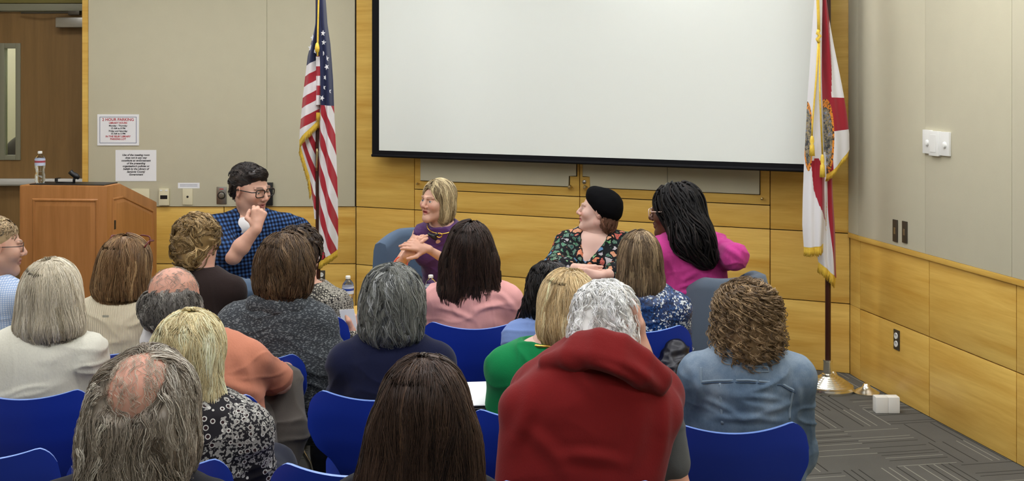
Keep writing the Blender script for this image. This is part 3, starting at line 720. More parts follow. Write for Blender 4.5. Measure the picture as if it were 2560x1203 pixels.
# ------------------------------------------------------------ lounge chairs
M['lounge'] = fabric('lounge_wool', lin(88, 106, 128), scale=420, var=.12, bump=.4)
M['lounge2'] = fabric('lounge_wool_grey', lin(86, 97, 110), scale=420, var=.12, bump=.4)
def lounge(x, y, rz, label, mat, zb=.90, w=.41, sh=.44):
    e = empty('lounge_chair', (x, y, 0), label, 'lounge chair', 'upholstered lounge chairs', rz)
    # back shell: U in plan, opening toward +y local; arms slope down
    n = 40; V = []; F = []
    for i in range(n + 1):
        a = -PI * .5 - 1.9 + 3.8 * i / n; t_ = (a + PI / 2) / 1.9          # -1..1
        ex = 3.2; ca, sa = math.cos(a), math.sin(a); r = 1 / ((abs(ca) ** ex + abs(sa) ** ex) ** (1 / ex))
        px_, py_ = ca * r * w, sa * r * w * .95
        top = zb - .0 * t_ * t_ - max(0, abs(t_) - .6) ** 1.5 * .25
        fl = 1.0; th_ = .075
        nx, ny = ca, sa
        ring = [(px_ * 1.13, py_ * 1.13, .12), (px_ * fl, py_ * fl, top - .05), (px_ * fl - nx * .01, py_ * fl - ny * .01, top - .012), (px_ * fl - nx * .04, py_ * fl - ny * .04, top), (px_ * fl - nx * .075, py_ * fl - ny * .075, top - .012), (px_ * fl - nx * .085, py_ * fl - ny * .085, top - .05), (px_ * 1.13 - nx * .075, py_ * 1.13 - ny * .075, .12)]
        V += ring
    k = 7
    for i in range(n):
        for j in range(k): F.append((i * k + j, i * k + (j + 1) % k, (i + 1) * k + (j + 1) % k, (i + 1) * k + j))
    for i0, rev in ((0, 0), (n * k, 1)):
        c = [i0 + j for j in range(k)]; c = c[::-1] if not rev else c
        F += [(c[0], c[1], c[5], c[6]), (c[1], c[2], c[4], c[5]), (c[2], c[3], c[3], c[4])]
    bm = bmesh.new(); vv = [bm.verts.new(p) for p in V]
    for f in F:
        f = list(dict.fromkeys(f)); 
        try: bm.faces.new([vv[i] for i in f])
        except ValueError: pass
    bmesh.ops.recalc_face_normals(bm, faces=bm.faces); me = bpy.data.meshes.new('back_shell'); bm.to_mesh(me); bm.free(); me.materials.append(mat)
    me.polygons.foreach_set('use_smooth', [True] * len(me.polygons)); me.set_sharp_from_angle(angle=math.radians(60))
    link(bpy.data.objects.new('back_shell', me), e)
    m = MB(); m.box(-w * .86, w * .86, -w * .8, w * .95, .24, sh, bev=.04); m.build('seat_cushion', mat, e, smooth=True)
    m = MB(); m.lathe([(0, 0), (.26, 0), (.26, .012), (.03, .03), (.025, .24), (0, .24)], 24); m.build('swivel_base', M['steel'], e, smooth=True)
    return e
lounge(xat(1062, 6.72), 6.72, 2.62, 'blue grey lounge chair behind the woman in the purple dress', M['lounge'], zb=.915, w=.31)
lounge(xat(1800, 5.42), 5.42, 0.62, 'grey blue lounge chair seen from behind under the woman in magenta', M['lounge2'], zb=.90, w=.205)
lounge(xat(668, 6.2), 6.22, 2.9, 'lounge chair mostly hidden under the man in the gingham shirt', M['lounge'], zb=.64, w=.30, sh=.56)
lounge(xat(1485, 6.4), 6.42, 3.0, 'lounge chair mostly hidden under the woman in the black beret', M['lounge'], zb=.62, w=.30)

# ------------------------------------------------------------ flags
def flag_cloth(parent, name, Y, lobe, mat, attrf, ny=90, nx=26):
    """lobe: list of (py, xl, xr) edges in photo pixels at distance Y; folds give depth; attrf(px,py)->dict of pattern fields"""
    L = np.array(lobe['edge'], float); pys = np.linspace(L[0, 0], L[-1, 0], ny); xl = np.interp(pys, L[:, 0], L[:, 1]); xr = np.interp(pys, L[:, 0], L[:, 2])
    if 'bot' in lobe: bl_, br_ = lobe['bot']      # extra drop of the bottom edge at left and right
    else: bl_ = br_ = 0
    u = np.linspace(0, 1, nx); PX = xl[:, None] + (xr - xl)[:, None] * u[None]; v = np.linspace(0, 1, ny)[:, None]
    PY = pys[:, None] + (bl_ + (br_ - bl_) * u[None]) * v ** lobe.get('bp', 1)
    wdt = np.maximum(xr - xl, 1)[:, None] / F_PX * Y
    dep = lobe.get('dy', 0) - lobe.get('bulge', .05) * np.sin(u[None] * PI) * np.ones_like(PY) + lobe.get('fold', .012) * np.sin(u[None] * PI * lobe.get('nf', 3) + v * 2 + lobe.get('ph', 0)) * np.clip(v * 3, .3, 1) + .008 * np.sin(v * 9 + u[None] * 5)
    YY = Y + dep
    X = (PX - CX) / F_PX * Y; Z = CAM_Z - (PY - HY) / F_PX * Y
    V = np.stack([X, YY, Z], -1); A = attrf(PX, PY); th_ = .0012
    Nn = np.cross(np.gradient(V, axis=1), np.gradient(V, axis=0)); Nn /= np.linalg.norm(Nn, axis=2)[..., None] + 1e-9
    V2 = V - Nn * th_ * 2; n = ny * nx; q = lambda i, j: i * nx + j
    I, J = np.meshgrid(np.arange(ny - 1), np.arange(nx - 1), indexing='ij'); a = q(I, J).ravel()
    F = np.stack([a, a + 1, a + nx + 1, a + nx], 1); F2 = np.stack([n + a, n + a + nx, n + a + nx + 1, n + a + 1], 1)
    VV = np.concatenate([V.reshape(-1, 3), V2.reshape(-1, 3)]); at = {k: np.tile(np.asarray(x, float).ravel(), 2) for k, x in A.items()}
    o = npmesh(name, VV, np.concatenate([F, F2]), mat, parent, attrs=at, loc=parent.location); return o, V
def fringe(parent, Y, pts, ln=.05, drop=None):
    """threads hanging from a polyline of world points"""
    pts = np.array(pts); seg = np.linalg.norm(np.diff(pts, axis=0), axis=1); s = np.concatenate([[0], np.cumsum(seg)]); n = max(8, int(s[-1] / .0022)); rs = np.random.RandomState(int(s[-1] * 1e5) % 9999)
    V = []; F = []
    d = np.array(drop if drop is not None else (0, 0, -1.0)); d = d / np.linalg.norm(d)
    for i in range(n):
        t_ = (i + .5) / n * s[-1]; p = np.array([np.interp(t_, s, pts[:, k]) for k in range(3)]); l = ln * rs.uniform(.85, 1.05); jit = rs.normal(0, .0012, 3)
        w_ = .0016; o = len(V)
        for f in (0, .5, 1):
            c = p + d * l * f + jit * f * 1.5
            V += [c + (-w_, 0, 0), c + (0, -w_, 0), c + (w_, 0, 0), c + (0, w_, 0)]
        for r_ in (0, 1):
            for k in range(4): F.append((o + r_ * 4 + k, o + r_ * 4 + (k + 1) % 4, o + r_ * 4 + 4 + (k + 1) % 4, o + r_ * 4 + 4 + k))
        F.append((o + 8, o + 9, o + 10, o + 11))
    return npmesh('fringe', np.array(V), np.array(F), M['fringe'], parent, smooth=False, loc=parent.location)
t = NT('gold_fringe'); t.col(t.mix(t.noise(90, 2), lin(222, 176, 44), lin(250, 220, 96))).set(.5, spec=.4); M['fringe'] = t.m
M['polewood'] = plain('pole_wood', lin(58, 28, 18), .3)
def satin(name):
    t = NT(name); return t
def m_us():
    t = NT('stripes_satin'); s_ = t.attr('stripe').outputs['Fac']; c = t.attr('canton').outputs['Fac']
    red = t.math('LESS_THAN', t.math('FRACT', s_), .5); col = t.mix(red, lin(226, 222, 222), lin(168, 34, 48))
    col = t.mix(t.math('GREATER_THAN', c, 0.0), col, lin(26, 34, 72)); t.col(col).set(.55, spec=.3); t.b.inputs['Sheen Weight'].default_value = .2
    t.bump(t.noise(600, 2), .15, .001); return t.m
def m_fl():
    t = NT('saltire_satin'); r = t.attr('red').outputs['Fac']; se = t.attr('seal').outputs['Fac']
    col = t.mix(t.math('GREATER_THAN', r, 0.0), lin(226, 224, 224), lin(158, 30, 46))
    sc = t.noise(38, 5, rough=.7); sealc = t.ramp(sc, [(.3, lin(40, 42, 46)), (.42, lin(90, 92, 90)), (.5, lin(170, 150, 100)), (.56, lin(90, 110, 150)), (.62, lin(200, 195, 180)), (.7, lin(60, 60, 55))], 'CONSTANT')
    col = t.mix(t.math('GREATER_THAN', se, 0.0), col, sealc)
    rim = t.math('MULTIPLY', t.math('GREATER_THAN', se, -.6), t.math('LESS_THAN', se, 0.0)); gl_ = t.math('GREATER_THAN', t.noise(70, 2), .56)
    col = t.mix(rim, col, t.mix(gl_, lin(225, 140, 40), lin(80, 60, 40)))
    t.col(col).set(.55, spec=.3); t.b.inputs['Sheen Weight'].default_value = .2; t.bump(t.noise(600, 2), .15, .001); return t.m
M['us'] = m_us(); M['fl'] = m_fl()
def pole(parent, Y, base=True):
    MB().lathe([(0, .1), (.0165, .1), (.0165, 2.75), (0, 2.75)], 18).build('pole', M['polewood'], parent, smooth=True)
    MB().lathe([(0, 2.75), (.02, 2.75), (.025, 2.78), (.012, 2.8), (.03, 2.86), (.0, 2.95)], 16).build('finial', M['gold'], parent, smooth=True)
    pr = [(0, 0), (.148, 0), (.15, .006), (.15, .02), (.146, .026), (.146, .03), (.138, .034)]
    r = .132
    for k in range(6): pr += [(r, .036 + k * .0085), (r - .004, .042 + k * .0085), (r - .015, .043 + k * .0085)]; r -= .016
    pr += [(.036, .095), (.027, .10), (.027, .17), (.03, .172), (.03, .18), (0, .18)]
    MB().lathe(pr, 48).build('stand', M['chrome'], parent, smooth=True)
YU = 7.4
us = empty('striped_flag', (xat(795, YU), YU, 0), 'stars and stripes flag with gold fringe draped on a dark pole', 'flag', 'flags on floor stands'); pole(us, YU)
def usA(px, py):   # left lobe: stripes rise to the right
    return {'stripe': (py - 168 + (px - 760) * .55) / 50.0 + .0 + 0.5 * 0 + .5, 'canton': 168 - py - (px - 760) * .55}
def usM(px, py): return {'stripe': (py - 142) / 48.0 + .5, 'canton': 141 - py}
def usR(px, py):
    s_ = (py - 262 - (px - 800) * 3.2) / 92.0 ; return {'stripe': s_ + .48 + .04 * np.sin(py * .02), 'canton': 262 + (px - 803) * .1 - py}
def usU(px, py): return {'stripe': (px - 752 - (py - 360) * .36) / 24.0, 'canton': -np.ones_like(px)}
YF = YU - .02
lobs = [('L', dict(edge=[(-110, 795, 799), (-20, 793, 799), (60, 789, 800), (90, 783, 800), (140, 770, 800), (240, 757, 799), (330, 749, 798), (350, 748, 798)], bot=(0, -52), bp=6, bulge=.04, fold=.01, nf=3, dy=0.0), usA),
        ('U', dict(edge=[(310, 756, 797), (370, 750, 793), (440, 772, 791), (548, 784, 792)], bulge=.02, fold=.006, nf=2, dy=.035), usU),
        ('R', dict(edge=[(-110, 797, 803), (-20, 797, 812), (60, 797, 817), (110, 797, 824), (200, 799, 831), (270, 800, 834), (400, 797, 841), (500, 797, 844), (600, 797, 845), (640, 798, 844)], bot=(14, -16), bp=6, bulge=.05, fold=.014, nf=4, dy=.0, ph=1), usR),
        ('M', dict(edge=[(-20, 794, 804), (120, 794, 804), (140, 793, 806), (262, 792, 804)], bulge=.018, fold=0, dy=-.03), usM)]
def at_fn(Y): return lambda px, py, d=0: np.array([xat(px, Y), Y + d, zat(py, Y)])
uv = {}
for nme, lb, fn in lobs:
    o, V = flag_cloth(us, 'cloth', YF, lb, M['us'], fn); uv[nme] = V
fringe(us, YF, uv['L'][-1], .055); fringe(us, YF, uv['R'][-1], .05)
Uv = uv['U']; fringe(us, YF, Uv[12:66, 0], .045, (-.35, 0, -1)); fringe(us, YF, [uv['M'][-1, 2] + (0, -.0, -.05), uv['M'][-1, -4] + (0, 0, -.05)], .06)
m = MB(); f = at_fn(YU - .10); m.tube([f(797, -110), f(797, -20), f(795, 60), f(794, 130), f(794, 140)], .006, 6)
m.lathe([(0, 0), (.012, .005), (.016, .03), (.01, .06), (0, .07)], 10, c=tuple(f(793, 132))); m.build('cord', M['fringe'], us, smooth='all', loc=us.location)
# stars
rs = random.Random(3); M['star'] = plain('star_white', lin(232, 232, 234), .6)
def star(px, py, V, r, Y=YF, rot=0.0):
    P = V.reshape(-1, 3); x, z = xat(px, Y), zat(py, Y); i = np.argmin((P[:, 0] - x) ** 2 + (P[:, 2] - z) ** 2); c = P[i]
    m = MB(); vs_ = [m.bm.verts.new((x + (r if k % 2 == 0 else r * .42) * math.sin(rot + k * PI / 5) * .8, c[1] - .004 - .001, z + (r if k % 2 == 0 else r * .42) * math.cos(rot + k * PI / 5))) for k in range(10)]
    cc = m.bm.verts.new((x, c[1] - .006, z))
    for k in range(10): m.bm.faces.new([vs_[k], vs_[(k + 1) % 10], cc])
    m.build('star', M['star'], us, loc=us.location)
for px_, py_ in ((785, 95), (778, 120), (788, 128)): star(px_, py_, uv['L'], .024, rot=rs.uniform(-.4, .4))
for px_, py_ in ((811, 84), (813, 107), (812, 134), (820, 168), (816, 194), (812, 219), (825, 228), (809, 245), (820, 147)): star(px_, py_, uv['R'], .021, rot=rs.uniform(-.4, .4))
m = MB(); f = at_fn(YU - .02); m.tube([f(792, 372), f(793, 380), f(792, 418), f(792, 428)], .008, 6); m.build('clip', M['brass'], us, smooth='all', loc=us.location)

YS = 6.63
fl = empty('saltire_flag', (xat(2070, YS), YS, 0), 'white and red saltire state flag with gold fringe on a chrome stand', 'flag', 'flags on floor stands'); pole(fl, YS)
YG = YS - .02
def ell(px, py, cx, cy, rx, ry): return 1 - np.sqrt(((px - cx) / rx) ** 2 + ((py - cy) / ry) ** 2)
def flR(px, py):
    red = np.maximum(np.minimum(py - 244 - (px - 2090) * .03, 326 - py - (px - 2090) * .1) / 10 * np.where(px > 2072, 1, -1), np.minimum(px - 2050, 2064 + py * .03 - px))
    red = np.where(py < 260, red, np.where(px < 2070, -1, red))
    return {'red': red, 'seal': ell(px, py, 2062, 344, 13, 76) * 2.2}
def flL(px, py):
    xe = np.interp(py, [385, 400, 420, 470, 520, 560], [2060, 2020, 2021, 2026, 2042, 2066]); top = np.interp(px, [2020, 2035, 2058], [390, 392, 415])
    return {'red': np.where((px > xe) & (py > top) & (py < 600), 5, -5) * 1.0, 'seal': ell(px, py, 2016, 340, 6, 68) * 2.2}
def flD(px, py):
    return {'red': np.minimum(px - np.interp(py, [430, 560, 700], [2064, 2073, 2084]), 100), 'seal': -np.ones_like(px) * 5}
lf = [('R', dict(edge=[(-100, 2048, 2060), (-20, 2044, 2064), (40, 2046, 2071), (130, 2050, 2086), (240, 2052, 2106), (300, 2054, 2116), (340, 2056, 2121), (382, 2056, 2122)], bot=(62, -8), bp=5, bulge=.05, fold=.014, nf=3), flR),
      ('L', dict(edge=[(-100, 2042, 2050), (-20, 2036, 2050), (60, 2030, 2050), (150, 2024, 2051), (250, 2016, 2053), (400, 2009, 2056), (500, 2006, 2060), (560, 2005, 2060), (612, 2008, 2056)], bot=(4, -4), bp=3, bulge=.05, fold=.012, nf=4, dy=-.03, ph=.5), flL),
      ('D', dict(edge=[(380, 2040, 2080), (430, 2044, 2082), (560, 2046, 2088), (640, 2046, 2092), (672, 2050, 2094)], bot=(-15, 26), bp=4, bulge=.03, fold=.012, nf=4, dy=.015), flD)]
fv = {}
for nme, lb, fn in lf: o, V = flag_cloth(fl, 'cloth', YG, lb, M['fl'], fn, ny=140, nx=44); fv[nme] = V
fringe(fl, YG, fv['R'][-1], .05, (-.25, 0, -1)); fringe(fl, YG, fv['L'][-1], .055); fringe(fl, YG, fv['D'][-1], .06, (-.15, 0, -1)); fringe(fl, YG, fv['L'][100:134, -1] + (0, .01, 0), .03, (.35, 0, -1))
m = MB(); f = at_fn(YS - .135)
m.tube([f(2048, -100), f(2044, -20), f(2046, 40), f(2047, 80)], .009, 8); m.tube([f(2047, 75), f(2044, 84), f(2050, 90), f(2043, 98), f(2048, 106)], .011, 8)
m.tube([f(2046, 106), f(2040, 200), f(2031, 310), f(2030, 340)], .005, 6); m.tube([f(2048, 106), f(2050, 250), f(2056, 385)], .005, 6); m.build('cord', M['fringe'], fl, smooth='all', loc=fl.location)
for px_, py_, py2 in ((2030, 338, 390), (2056, 385, 443)):
    c = f(px_, py2); h_ = zat(py_, YS) - zat(py2, YS); m = MB(); m.lathe([(0, 0), (.017, 0), (.013, h_ * .5), (.009, h_ * .55), (.013, h_ * .7), (.009, h_ * .9), (0, h_)], 12, c=tuple(c)); m.build('tassel', M['fringe'], fl, smooth='all', loc=fl.location)
# spare chrome stand and disc modelling a glassy reflection, white boxes on the carpet
def stand(x, y, label, mat, s):
    o = MB().lathe([(0, 0), (.15, 0), (.15, .02), (.13, .03), (.11, .045), (.08, .06), (.05, .08), (.03, .12), (0, .12)], 40).build('flag_stand_base', mat, smooth=True); o.location = (x, y, 0); o.scale = (s, s, s); tag(o, label, 'stand base', 'spare stand bases'); return o
stand(1.94, 6.78, 'stepped chrome stand base just behind the saltire flag stand', M['chrome'], .62)
stand(xat(2166, 6.55), 6.55, 'low shiny disc standing in for a reflection of the flag stand, against the right wall', M['chrome'], .5)
for j, (a, b, lb) in enumerate(((2190, 2221, 'small white cube on the carpet, nearer the flag, one of a touching pair'), (2221, 2250, 'small white cube on the carpet, nearer the right wall, one of a touching pair'))):
    Yb = 6.15; x0, x1 = xat(a, Yb), xat(b, Yb); m = MB(); m.box(-(x1 - x0) / 2, (x1 - x0) / 2, 0, .06, 0, .088, bev=.004); o = m.build('plastic_box', M['white'], smooth=True); o.location = ((x0 + x1) / 2, Yb, .001); tag(o, lb, 'box', 'white boxes by the wall')
# ------------------------------------------------------------ people: materials
def attrmat(name, rough, spec=.3, bump=None, sss=0, sheen=0):
    t = NT(name); t.col(t.attr('Col').outputs['Color']); t.set(rough, spec=spec)
    if sss: t.b.inputs['Subsurface Weight'].default_value = sss; t.b.inputs['Subsurface Radius'].default_value = (.012, .004, .002); t.b.inputs['Subsurface Scale'].default_value = .5
    if sheen: t.b.inputs['Sheen Weight'].default_value = sheen
    if bump: t.bump(t.noise(bump[0], 3), bump[1], bump[2])
    return t.m
M['skin'] = attrmat('skin', .5, .35, (220, .12, .0006), .12)
M['hair'] = attrmat('hair', .4, .4)
M['hair_matte'] = attrmat('hair_matte', .6, .2)
M['eye'] = attrmat('eye', .12, .5)
SK = {'light': np.array(lin(208, 164, 142)[:3]), 'pale': np.array(lin(218, 182, 166)[:3]), 'ruddy': np.array(lin(200, 154, 134)[:3]), 'dark': np.array(lin(92, 58, 42)[:3]), 'tan': np.array(lin(190, 146, 122)[:3])}
def L3(*c): return np.array(lin(*c)[:3])
def norm(v): v = np.asarray(v, float); return v / (np.linalg.norm(v) + 1e-12)

def head_field(F, c, R, hs=1.0, face=1, jaw=1.0, fem=0, ears=True, smile=0, openm=0):
    F.frame(c, R, hs)
    F.el((0, -.018, .034), (.076, .096, .086), .03).el((0, .03, -.03), (.062, .062, .085), .04)
    F.rc((-.046 * jaw, .0, -.06), (-.012, .070, -.100), .022, .018, .03).rc((.046 * jaw, .0, -.06), (.012, .070, -.100), .022, .018, .03)
    F.sp((0, .076, -.102), .018, .02)
    if face:
        for s in (-1, 1):
            F.sp((s * .040, .064, -.022), .024, .025)
            F.el((s * .032, .102, .006), (.017, .012, .011), .014, 's')
            F.sp((s * .031, .0765, .005), .0145, .004)
            F.el((s * .031, .0905, .0035), (.0125, .006, .0052 - .002 * smile), .0015, 's')
            F.rc((s * .012, .093, .024), (s * .046, .080, .026), .007, .006, .012)
            F.sp((s * .011, .100, -.031), .0085, .006)
            F.sp((s * .006, .108, -.039), .0035, .003, 's')
        F.rc((0, .086, .022), (0, .112, -.022), .0075, .010, .012).sp((0, .112, -.026), .0095, .006)
        F.rc((0, .094, -.052), (-.024, .083, -.056 + .006 * smile), .007, .004, .007).rc((0, .094, -.052), (.024, .083, -.056 + .006 * smile), .007, .004, .007)
        F.rc((0, .091, -.068), (-.020, .083, -.062 + .006 * smile), .0075, .004, .007).rc((0, .091, -.068), (.020, .083, -.062 + .006 * smile), .0075, .004, .007)
        F.rc((-.022, .094, -.0600), (.022, .094, -.0600), .0022, .0022, .003, 's')
        if openm: F.el((0, .098, -.063), (.016, .014, .0065), .003, 's')
    if ears:
        for s in (-1, 1):
            RE = Rz(s * -25 * D2R) @ Rx(-10 * D2R)
            F.el((s * .078, -.004, -.004), (.007, .018, .031), .008, R=RE)
            F.el((s * .083, .0, .0), (.004, .010, .018), .004, 's', R=RE)
def neck_field(F, c, R, hs, N, r=.056):
    a = c + R @ (np.array([0, -.022, -.05]) * hs); F.frame((0, 0, 0)); F.rc(a, N + (0, 0, .0), r * hs * .95, r * hs * 1.12, .035)
    F.rc(N, N + (0, 0, -.06), r * hs * 1.12, r * hs * 1.5, .03)
def head_color(V, c, R, hs, skin, brow=None, lip=None, stubble=0, blush=.25, scalp=None, bald=None):
    P = (V - c) @ R / hs; col = np.tile(skin, (len(V), 1)); n = noise(P * 45)[:, None]; col = col * (1 + .06 * n)
    def mixc(m, t): nonlocal col; m = np.clip(m, 0, 1)[:, None]; col = col * (1 - m) + np.asarray(t) * m
    x, y, z = np.abs(P[:, 0]), P[:, 1], P[:, 2]; front = y > .05
    g = lambda cx, cy, rx, ry: np.exp(-(((x - cx) / rx) ** 2 + ((z - cy) / ry) ** 2))
    mixc(g(.042, -.028, .02, .018) * front * blush, skin * (1.05, .72, .68))
    mixc(g(0, -.028, .014, .012) * (y > .09) * blush, skin * (1.05, .75, .7))
    mixc((x > .07) * .25, skin * (1.05, .7, .62))
    if stubble: mixc((front | (y > -.01)) * np.clip((-.035 - z) / .02, 0, 1) * np.clip((z + .13) / .02, 0, 1) * stubble, skin * (.5, .5, .52))
    if brow is not None: mixc(front * np.clip(1.6 - np.abs(z - (.026 + .004 * np.cos((x - .03) * 60))) / .0036, 0, 1) * np.clip((x - .010) / .004, 0, 1) * np.clip((.050 - x) / .006, 0, 1) * .8, brow)
    if lip is not None:
        mixc(np.exp(-(((x) / .021) ** 4 + ((z + .060) / .0105) ** 4)) * (y > .08), lip)
        mixc(np.clip(1 - np.abs(z + .060) / .0016, 0, 1) * (x < .02) * (y > .075) * .8, np.array(lip) * .35)
    # lash line
    mixc((y > .08) * np.exp(-((x - .031) / .013) ** 4) * np.exp(-((z - .0085) / .0018) ** 2) * .75, np.array([.03, .02, .015]))
    if scalp is not None: mixc(bald(P), scalp)
    return col
def eyes(parent, c, R, hs, iris, loc, gaze=(0, 1, 0)):
    for s in (-1, 1):
        bm = bmesh.new(); bmesh.ops.create_uvsphere(bm, u_segments=20, v_segments=14, radius=.0135 * hs); 
        V = np.array([v.co[:] for v in bm.verts]); F = [[v.index for v in f.verts] for f in bm.faces]; bm.free()
        F = np.array([f if len(f) == 4 else f + [f[-1]] for f in F]); 
        d = V / np.linalg.norm(V, axis=1)[:, None] @ norm(gaze); col = np.where((d > .9)[:, None], iris, np.array([.78, .74, .70])); col[d > .975] = .01
        Vw = V @ R.T + c + R @ (np.array([s * .031, .0768, .004]) * hs)
        o = npmesh('eye', Vw, F, M['eye'], parent, attrs={'Col': col}, loc=loc); o['label'] = 'eye'
def hand(F, w, d, n, side, curl=(.5, .5, .5, .5), thumb=.5, sc=1.0, spread=.12, k=.006):
    """w wrist, d direction of the fingers, n palm normal (out of the palm), side: +1 thumb along d x n, -1 the other way"""
    F.frame((0, 0, 0)); d = norm(d); n = norm(n - d * (np.asarray(n) @ d)); s = np.cross(d, n) * side; w = np.asarray(w, float)
    F.rc(w - d * .01, w + d * .03 * sc, .022 * sc, .022 * sc, .012)
    for i, (o, l, r) in enumerate(((.028, .070, .0092), (.009, .078, .0095), (-.010, .072, .009), (-.028, .057, .0082))):
        kn = w + d * (.088 - .006 * abs(i - 1)) * sc + s * o * sc - n * .004
        F.rc(w + d * .02 * sc + s * o * .5 * sc, kn, .0135 * sc, .0115 * sc, .012)
        a = 0; p = kn; dd = norm(d + s * o * spread * 12)
        for j, f in enumerate((.46, .30, .24)):
            a += curl[i] * (.9, 1.1, .8)[j]; v = dd * math.cos(a) + n * math.sin(a); q = p + v * l * f * sc; F.rc(p, q, (r - .0006 * j) * sc, (r - .0006 * j - .0007) * sc, k); p = q
    F.rc(w + d * .02 * sc + s * .018 * sc + n * .006, w + d * .055 * sc + s * .02 * sc + n * .012, .016 * sc, .012 * sc, .012)
    p = w + d * .025 * sc + s * .024 * sc + n * .006; v = norm(d * .55 + s * .75 + n * (.2 + thumb * .5)); q = p + v * .042 * sc; F.rc(p, q, .0135 * sc, .0115 * sc, .01)
    v = norm(d * .9 + s * (.5 - thumb * .7) + n * (.1 + thumb * .6)); q2 = q + v * .031 * sc; F.rc(q, q2, .011 * sc, .0098 * sc, k); v = norm(v + n * thumb * .3 + d * .1); F.rc(q2, q2 + v * .024 * sc, .0098 * sc, .008 * sc, k)

# ------------------------------------------------------------ hair
def trace(HF, P, grav, flow, nseg, step, depth, inertia, rs, T0=None, stick=1.0):
    G = len(P); out = np.zeros((G, nseg, 3)); Nn = np.zeros((G, nseg, 3)); T = None; d = np.array(grav, float)
    for i in range(nseg):
        n = HF.grad(P); sd = HF.ev(P); P = P - n * np.clip(sd - depth, -.02, .02)[:, None] * (stick if i else 1)
        out[:, i] = P; Nn[:, i] = n
        t = d[None] + flow(P, n); t = t - n * np.clip((t * n).sum(1), -9, 9)[:, None] * .95; t /= np.linalg.norm(t, axis=1)[:, None] + 1e-6
        T = t if T is None else norm_rows(T * inertia + t * (1 - inertia)); P = P + T * step[:, None]
    return out, Nn
def norm_rows(a): return a / (np.linalg.norm(a, axis=1)[:, None] + 1e-9)
def strands(paths, radii, cols, sides=3):
    """paths (M,S,3), radii (M,S), cols (M,S,3) -> verts, quads, colours"""
    Mn, S, _ = paths.shape; T = np.gradient(paths, axis=1); T /= np.linalg.norm(T, axis=2)[..., None] + 1e-9
    ref = np.where(np.abs(T[..., 2:3]) > .8, np.array([1., 0, 0]), np.array([0, 0, 1.])); A = np.cross(T, ref); A /= np.linalg.norm(A, axis=2)[..., None] + 1e-9; B = np.cross(T, A)
    V = np.stack([paths + radii[..., None] * (A * math.cos(2 * PI * k / sides) + B * math.sin(2 * PI * k / sides)) for k in range(sides)], 2)
    idx = np.arange(Mn * S * sides).reshape(Mn, S, sides); a = idx[:, :-1]; b = idx[:, 1:]
    F = np.stack([a, np.roll(a, -1, 2), np.roll(b, -1, 2), b], -1).reshape(-1, 4)
    return V.reshape(-1, 3), F, np.repeat(cols.reshape(-1, 3), sides, 0)
